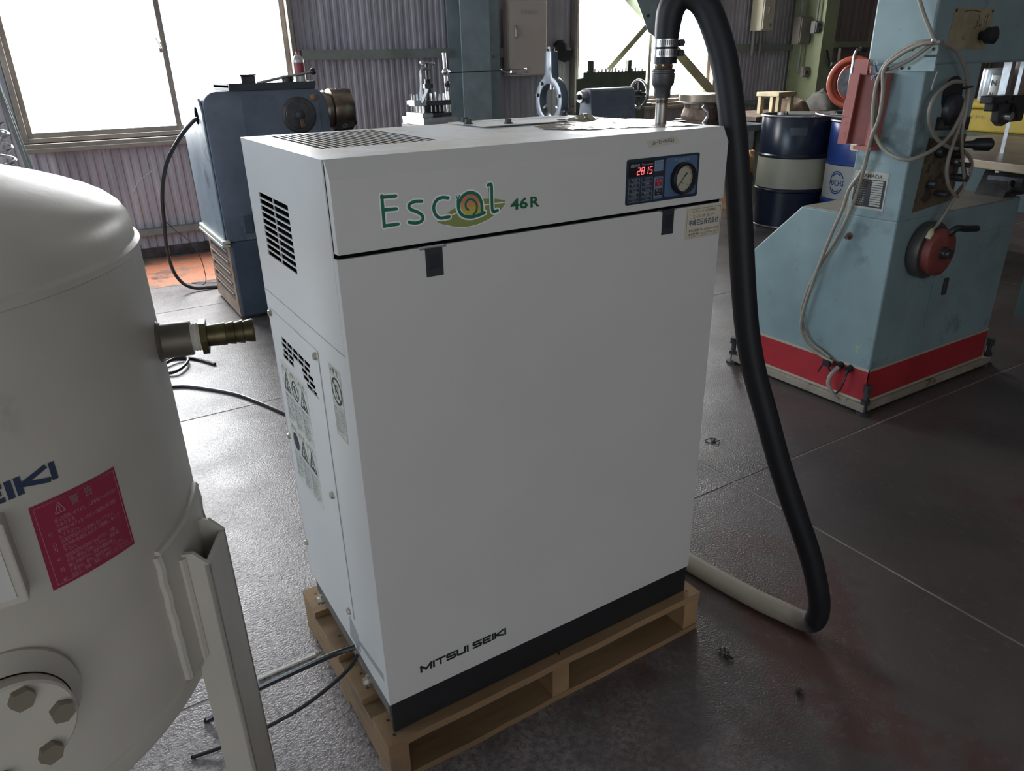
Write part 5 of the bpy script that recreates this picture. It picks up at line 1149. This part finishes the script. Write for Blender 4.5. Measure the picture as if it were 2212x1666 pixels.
whl = lab(obj('handwheel', G().lathe([(0, .100), (.010, .106), (.040, .108), (.048, .102)], hwc, (0, -1, 0), 44), mat('wheel_grey', (.09,.085,.08), .4, .4), bs, smooth=True), 'grey-brown handwheel with red face')
obj('wheel_face', G().lathe([(.048, .085), (.060, .088), (.082, .088), (.086, .080)], hwc, (0, -1, 0), 40), mat('wheel_red', (.19,.045,.035), .5, 0, .25, 12), whl, smooth=True)
obj('wheel_hub', G().lathe([(.086, .024), (.100, .022), (.102, .017), (.116, .017)], hwc, (0, -1, 0), 20), m_dsteel, whl, smooth=True)
obj('wheel_crank', G().tube([(2.475,.43,.715),(2.49,.41,.740),(2.53,.40,.735),(2.60,.395,.728)], .012, 8, smooth=4), m_black, whl, smooth=True)
dr = obj('cabinet_door', G().box(2.590, 3.09, SY0-.0025, SY0, .298, .66), m_teal, bs, bevel=.001)
obj('door_handle', G().box(2.665, 2.690, SY0-.012, SY0-.002, .43, .50), m_dsteel, dr, bevel=.003)
# cable entries at the foot
for y in (.690, .632, .588): obj('cable_gland', G().cyl((SX0, y, .175), (SX0-.022, y, .170), .014, n=10), m_black, bs)
obj('flex_lead', G().tube([(SX0-.02,.632,.168),(SX0-.045,.640,.140),(SX0-.05,.645,.100),(SX0-.045,.625,.062),(SX0-.035,.605,.035)], .009, 8, smooth=5), mat('grey_flex', (.30,.27,.24), .6), bs, smooth=True)
obj('flex_lead', G().tube([(SX0-.02,.588,.168),(SX0-.04,.583,.13),(SX0-.045,.590,.09),(SX0-.045,.605,.065)], .004, 6, smooth=5), m_cable, bs, smooth=True)
# table, blade and guide in the throat
tb = obj('saw_table', G().box(2.85, 3.75, .18, 1.15, .915, .948), mat('table_iron', (.30,.25,.19), .4, .5, .2, 8), bs, bevel=.004)
tb.data.transform(Matrix.Translation(Vector((3.30-bs.location.x, .66-bs.location.y, 0))) @ Matrix.Rotation(math.radians(-14), 4, 'Z') @ Matrix.Translation(Vector((-(3.30-bs.location.x), -(.66-bs.location.y), 0))))
obj('table_trunnion', G().prism([(3.05, .774), (3.45, .774), (3.38, .915), (3.12, .915)], FRONT(.60), -.06, .06).lathe([(-.07, .05), (.07, .05)], (3.12, .56, .84), (0, 1, 0), 18), m_dsteel, bs)
obj('table_lock', G().tube([(3.05,.52,.84),(3.0,.50,.82),(2.96,.49,.83)], .012, 8), m_dsteel, bs, smooth=True)
obj('blade', G().box(3.080, 3.0815, .595, .610, .80, 1.40), m_bright, bs)
gd = obj('guide_post', G().box(3.055, 3.085, .63, .66, 1.10, 1.42), m_bright, bs)
obj('guide_block', G().box(3.02, 3.12, .57, .65, 1.075, 1.175).box(2.90, 3.04, .585, .625, 1.12, 1.175), m_black, bs, bevel=.005)
obj('guide_arm', G().box(2.87, 3.03, .58, .63, 1.15, 1.178).prism([(2.93, 1.15), (3.03, 1.15), (3.04, 1.075), (2.99, 1.06), (2.95, 1.08)], FRONT(.58), -.03, 0), m_dsteel, bs, bevel=.003)
obj('guide_screw', G().cyl((2.985, .55, 1.10), (2.985, .58, 1.10), .016, n=16), m_bright, bs, smooth=True)
obj('coolant_tube', G().tube([(2.94,.56,1.155),(2.97,.55,1.15),(3.02,.55,1.115),(3.05,.56,1.09)], .007, 8, smooth=5), m_black, bs, smooth=True)
# straight wire coming down from above
C_ = {
    'L1': [(2.243, 0.462, 1.367), (2.215, 0.516, 1.371), (2.215, 0.576, 1.348), (2.215, 0.631, 1.303), (2.215, 0.651, 1.236), (2.215, 0.647, 1.152), (2.215, 0.63, 1.083), (2.215, 0.576, 1.024), (2.215, 0.496, 0.999), (2.277, 0.462, 1.016), (2.388, 0.462, 1.059), (2.451, 0.462, 1.14), (2.455, 0.462, 1.223), (2.413, 0.462, 1.283), (2.336, 0.462, 1.341), (2.243, 0.462, 1.367)],
    'L2': [(2.229, 0.462, 1.369), (2.215, 0.522, 1.362), (2.215, 0.589, 1.331), (2.215, 0.635, 1.288), (2.215, 0.624, 1.214), (2.215, 0.623, 1.13), (2.215, 0.64, 1.059), (2.215, 0.666, 0.952), (2.215, 0.709, 0.872), (2.215, 0.722, 0.801), (2.215, 0.751, 0.707), (2.215, 0.787, 0.571), (2.215, 0.812, 0.459), (2.215, 0.829, 0.365), (2.215, 0.829, 0.283), (2.215, 0.789, 0.223), (2.215, 0.728, 0.2), (2.215, 0.658, 0.186)],
    'L3': [(2.215, 0.466, 1.37), (2.215, 0.53, 1.323), (2.215, 0.59, 1.295), (2.215, 0.646, 1.273), (2.215, 0.64, 1.198), (2.215, 0.631, 1.106), (2.215, 0.639, 0.979), (2.215, 0.675, 0.825), (2.215, 0.724, 0.676), (2.215, 0.786, 0.542), (2.215, 0.823, 0.427), (2.215, 0.829, 0.324), (2.215, 0.775, 0.237), (2.215, 0.706, 0.207), (2.215, 0.668, 0.191)],
    'L4': [(2.442, 0.462, 1.241), (2.358, 0.462, 1.244), (2.287, 0.462, 1.214), (2.254, 0.462, 1.172), (2.267, 0.462, 1.119), (2.33, 0.462, 1.063), (2.414, 0.462, 1.029), (2.51, 0.462, 1.011), (2.584, 0.462, 0.973), (2.602, 0.462, 0.922), (2.566, 0.462, 0.875), (2.524, 0.462, 0.847)],
    'L5': [(2.461, 0.462, 1.223), (2.46, 0.462, 1.147), (2.433, 0.462, 1.04), (2.425, 0.462, 0.962), (2.461, 0.462, 0.893), (2.524, 0.462, 0.847)],
    'L6': [(2.455, 0.462, 1.223), (2.466, 0.462, 1.162), (2.471, 0.462, 1.069), (2.518, 0.462, 0.97), (2.562, 0.462, 0.884), (2.534, 0.462, 0.846)],
    'plug': [(2.524, 0.462, 0.847), (2.488, 0.462, 0.798), (2.445, 0.462, 0.752), (2.413, 0.462, 0.734)],
    'drop': [(2.215, 0.583, 1.551), (2.215, 0.526, 1.454), (2.215, 0.473, 1.373)],
    'sh': [(2.249, 0.462, 1.279), (2.238, 0.462, 1.244), (2.235, 0.462, 1.223)],
    'term': [(2.215, 0.643, 1.276), (2.215, 0.659, 1.284), (2.215, 0.668, 1.303)],
    'term2': [(2.215, 0.647, 1.276), (2.215, 0.662, 1.266), (2.215, 0.669, 1.255)],
}
m_cord = mat('grey_cord', (.27,.245,.20), .5, 0, .1, 12)
cd = thing('extension_cord', 'grey-beige power cord looped over the saw bracket with a pale plug hanging', 'cord', (2.215, .49, 0))
for k in ('L1', 'L2', 'L3', 'L4', 'L5', 'L6'):
    off = {'L1': 0, 'L2': .008, 'L3': -.010, 'L4': -.008, 'L5': .002, 'L6': .010}[k]
    pts = [(x-off, y-off, z) for x, y, z in C_[k]]
    if k in ('L2', 'L3'): pts = [(x+(.022 if i > 6 else 0), y, z) for i, (x, y, z) in enumerate(pts)]
    obj('cord_loop', G().tube(pts, .0068 if k != 'L6' else .006, 10, smooth=6), m_cord, cd, smooth=True)
obj('plug_lead', G().tube(C_['plug'], .006, 10, smooth=6), m_cord, cd, smooth=True)
pv = (Vector((2.385, .462, .690))-Vector((2.413, .462, .734))).normalized(); pb = Vector((2.413, .462, .734))
plg = lab(obj('plug', G().lathe([(-.004, .008), (.006, .012), (.010, .015), (.034, .017), (.037, .015)], pb, pv, 16), mat('plug_cream', (.55,.52,.33), .45), cd, smooth=True), 'cream three-pin plug')
a_, b_ = basis(pv)
for s in (-.006, .006): obj('pin', G().bar(pb+pv*.036+a_*s, pb+pv*.052+a_*s, .005, .0015), m_brass, plg)
for k in ('term', 'term2'):
    q = obj('wire_terminal', G().tube(C_[k], .0035, 8, smooth=4), mat('terminal_blue', (.03,.045,.14), .5), cd, smooth=True)
    e = Vector(C_[k][-1]); obj('terminal_eye', G().ring(e+Vector((0, 0, .006)), (1, 0, 0), .0065, .0016, 16, 6), m_bright, q)
obj('cord_tie', G().ring((2.452, .462, 1.225), (0, .2, 1), .014, .004, 16, 6), m_black, cd)
obj('short_wire', G().tube(C_['sh'], .003, 6), m_cord, cd)
t = thing('drop_wire', 'straight beige wire dropping from above onto the saw bracket', 'wire', (2.215, .5, 1.36))
obj('wire', G().tube([(2.215, .72, 1.80)]+C_['drop'][1:], .007, 8, smooth=0), m_cord, t, smooth=True); obj('wire_end', G().sphere(Vector(C_['drop'][-1]), .010), m_bright, t)
obj('cable_tie', G().box(SX0-.052, SX0-.036, .655, .685, .165, .190).bar((SX0-.045, .69, .16), (SX0-.05, .70, .13), .006, .006).bar((SX0-.045, .66, .16), (SX0-.05, .645, .15), .006, .006), m_black, cd)

# ------------------------------------------------------------------ bench with cans behind the saw throat
t = thing('side_bench', 'dark teal steel bench seen through the saw throat', 'bench', (4.6, 1.5, 0))
m_tb = mat('bench_teal', (.05,.09,.095), .45, 0, .2, 6)
obj('bench_top', G().box(4.02, 5.6, .7, 1.9, .895, .925), m_tb, t, bevel=.004)
obj('bench_front', G().box(4.04, 5.58, .72, 1.88, .55, .895), m_tb, t)
for x, y in ((4.08, .76), (5.5, .76), (4.08, 1.84), (5.5, 1.84)): obj('bench_leg', G().box(x-.04, x+.04, y-.04, y+.04, 0, .55), m_tb, t)
t = thing('yellow_case', 'yellow tool case with worn lettering behind the saw blade', 'case', (4.4, 1.2, .925))
m_yel = mat('case_yellow', (.46,.32,.03), .45, 0, .15, 8, col2=(.22,.15,.03), p2=.64, s2=12)
obj('case_body', G().box(4.20, 4.62, .80, 1.45, .925, 1.045), m_yel, t, bevel=.01); obj('case_lid', G().box(4.195, 4.625, .795, 1.455, 1.047, 1.09), m_yel, t, bevel=.01)
lab(obj('case_lettering', text(G(), 'TYPE G', -1.40, .992, .022, LEFT(4.20), .001, width=.20), mat('case_dark_print', (.25,.18,.02), .5), t), 'worn dark lettering')
def can(nm, x, y, r, h, m, label, cat, lidm=None, z=1.09):
    t = thing(nm, label, cat, (x, y, z))
    obj('body', G().lathe([(0, r*.97), (.004, r), (h-.004, r), (h, r*.97)], (x, y, z), (0, 0, 1), 28), m, t, smooth=True)
    obj('rim', G().ring((x, y, z+h), (0, 0, 1), r*.95, r*.07, 28, 6), lidm or m_bright, t, smooth=True)
    return t
can('paint_can', 4.36, 1.36, .052, .16, mat('can_silver', (.40,.44,.48), .3, .5), 'short silver-grey can on the yellow case', 'can')
t = can('paint_can', 4.50, 1.27, .072, .30, mat('can_brown', (.12,.085,.07), .45), 'tall dark brown can between silver can and cream bottle', 'can')
t = can('cream_bottle', 4.42, 1.09, .042, .18, mat('bottle_cream', (.42,.37,.25), .45), 'cream bottle with steel neck behind the saw blade', 'bottle')
obj('neck', G().cyl((4.42, 1.09, 1.27), (4.42, 1.09, 1.36), .018, n=14), m_bright, t, smooth=True)
t = can('letter_box_can', 4.30, 1.30, .030, .13, mat('can_white2', (.5,.5,.48), .4), 'small white can with black letters in front of the brown can', 'can')
obj('can_lettering', text(text(G(), 'N', -1.312, 1.165, .03, LEFT(4.27), .002, bold=.02), 'AL', -1.318, 1.11, .022, LEFT(4.27), .002, bold=.02), m_ink, t)
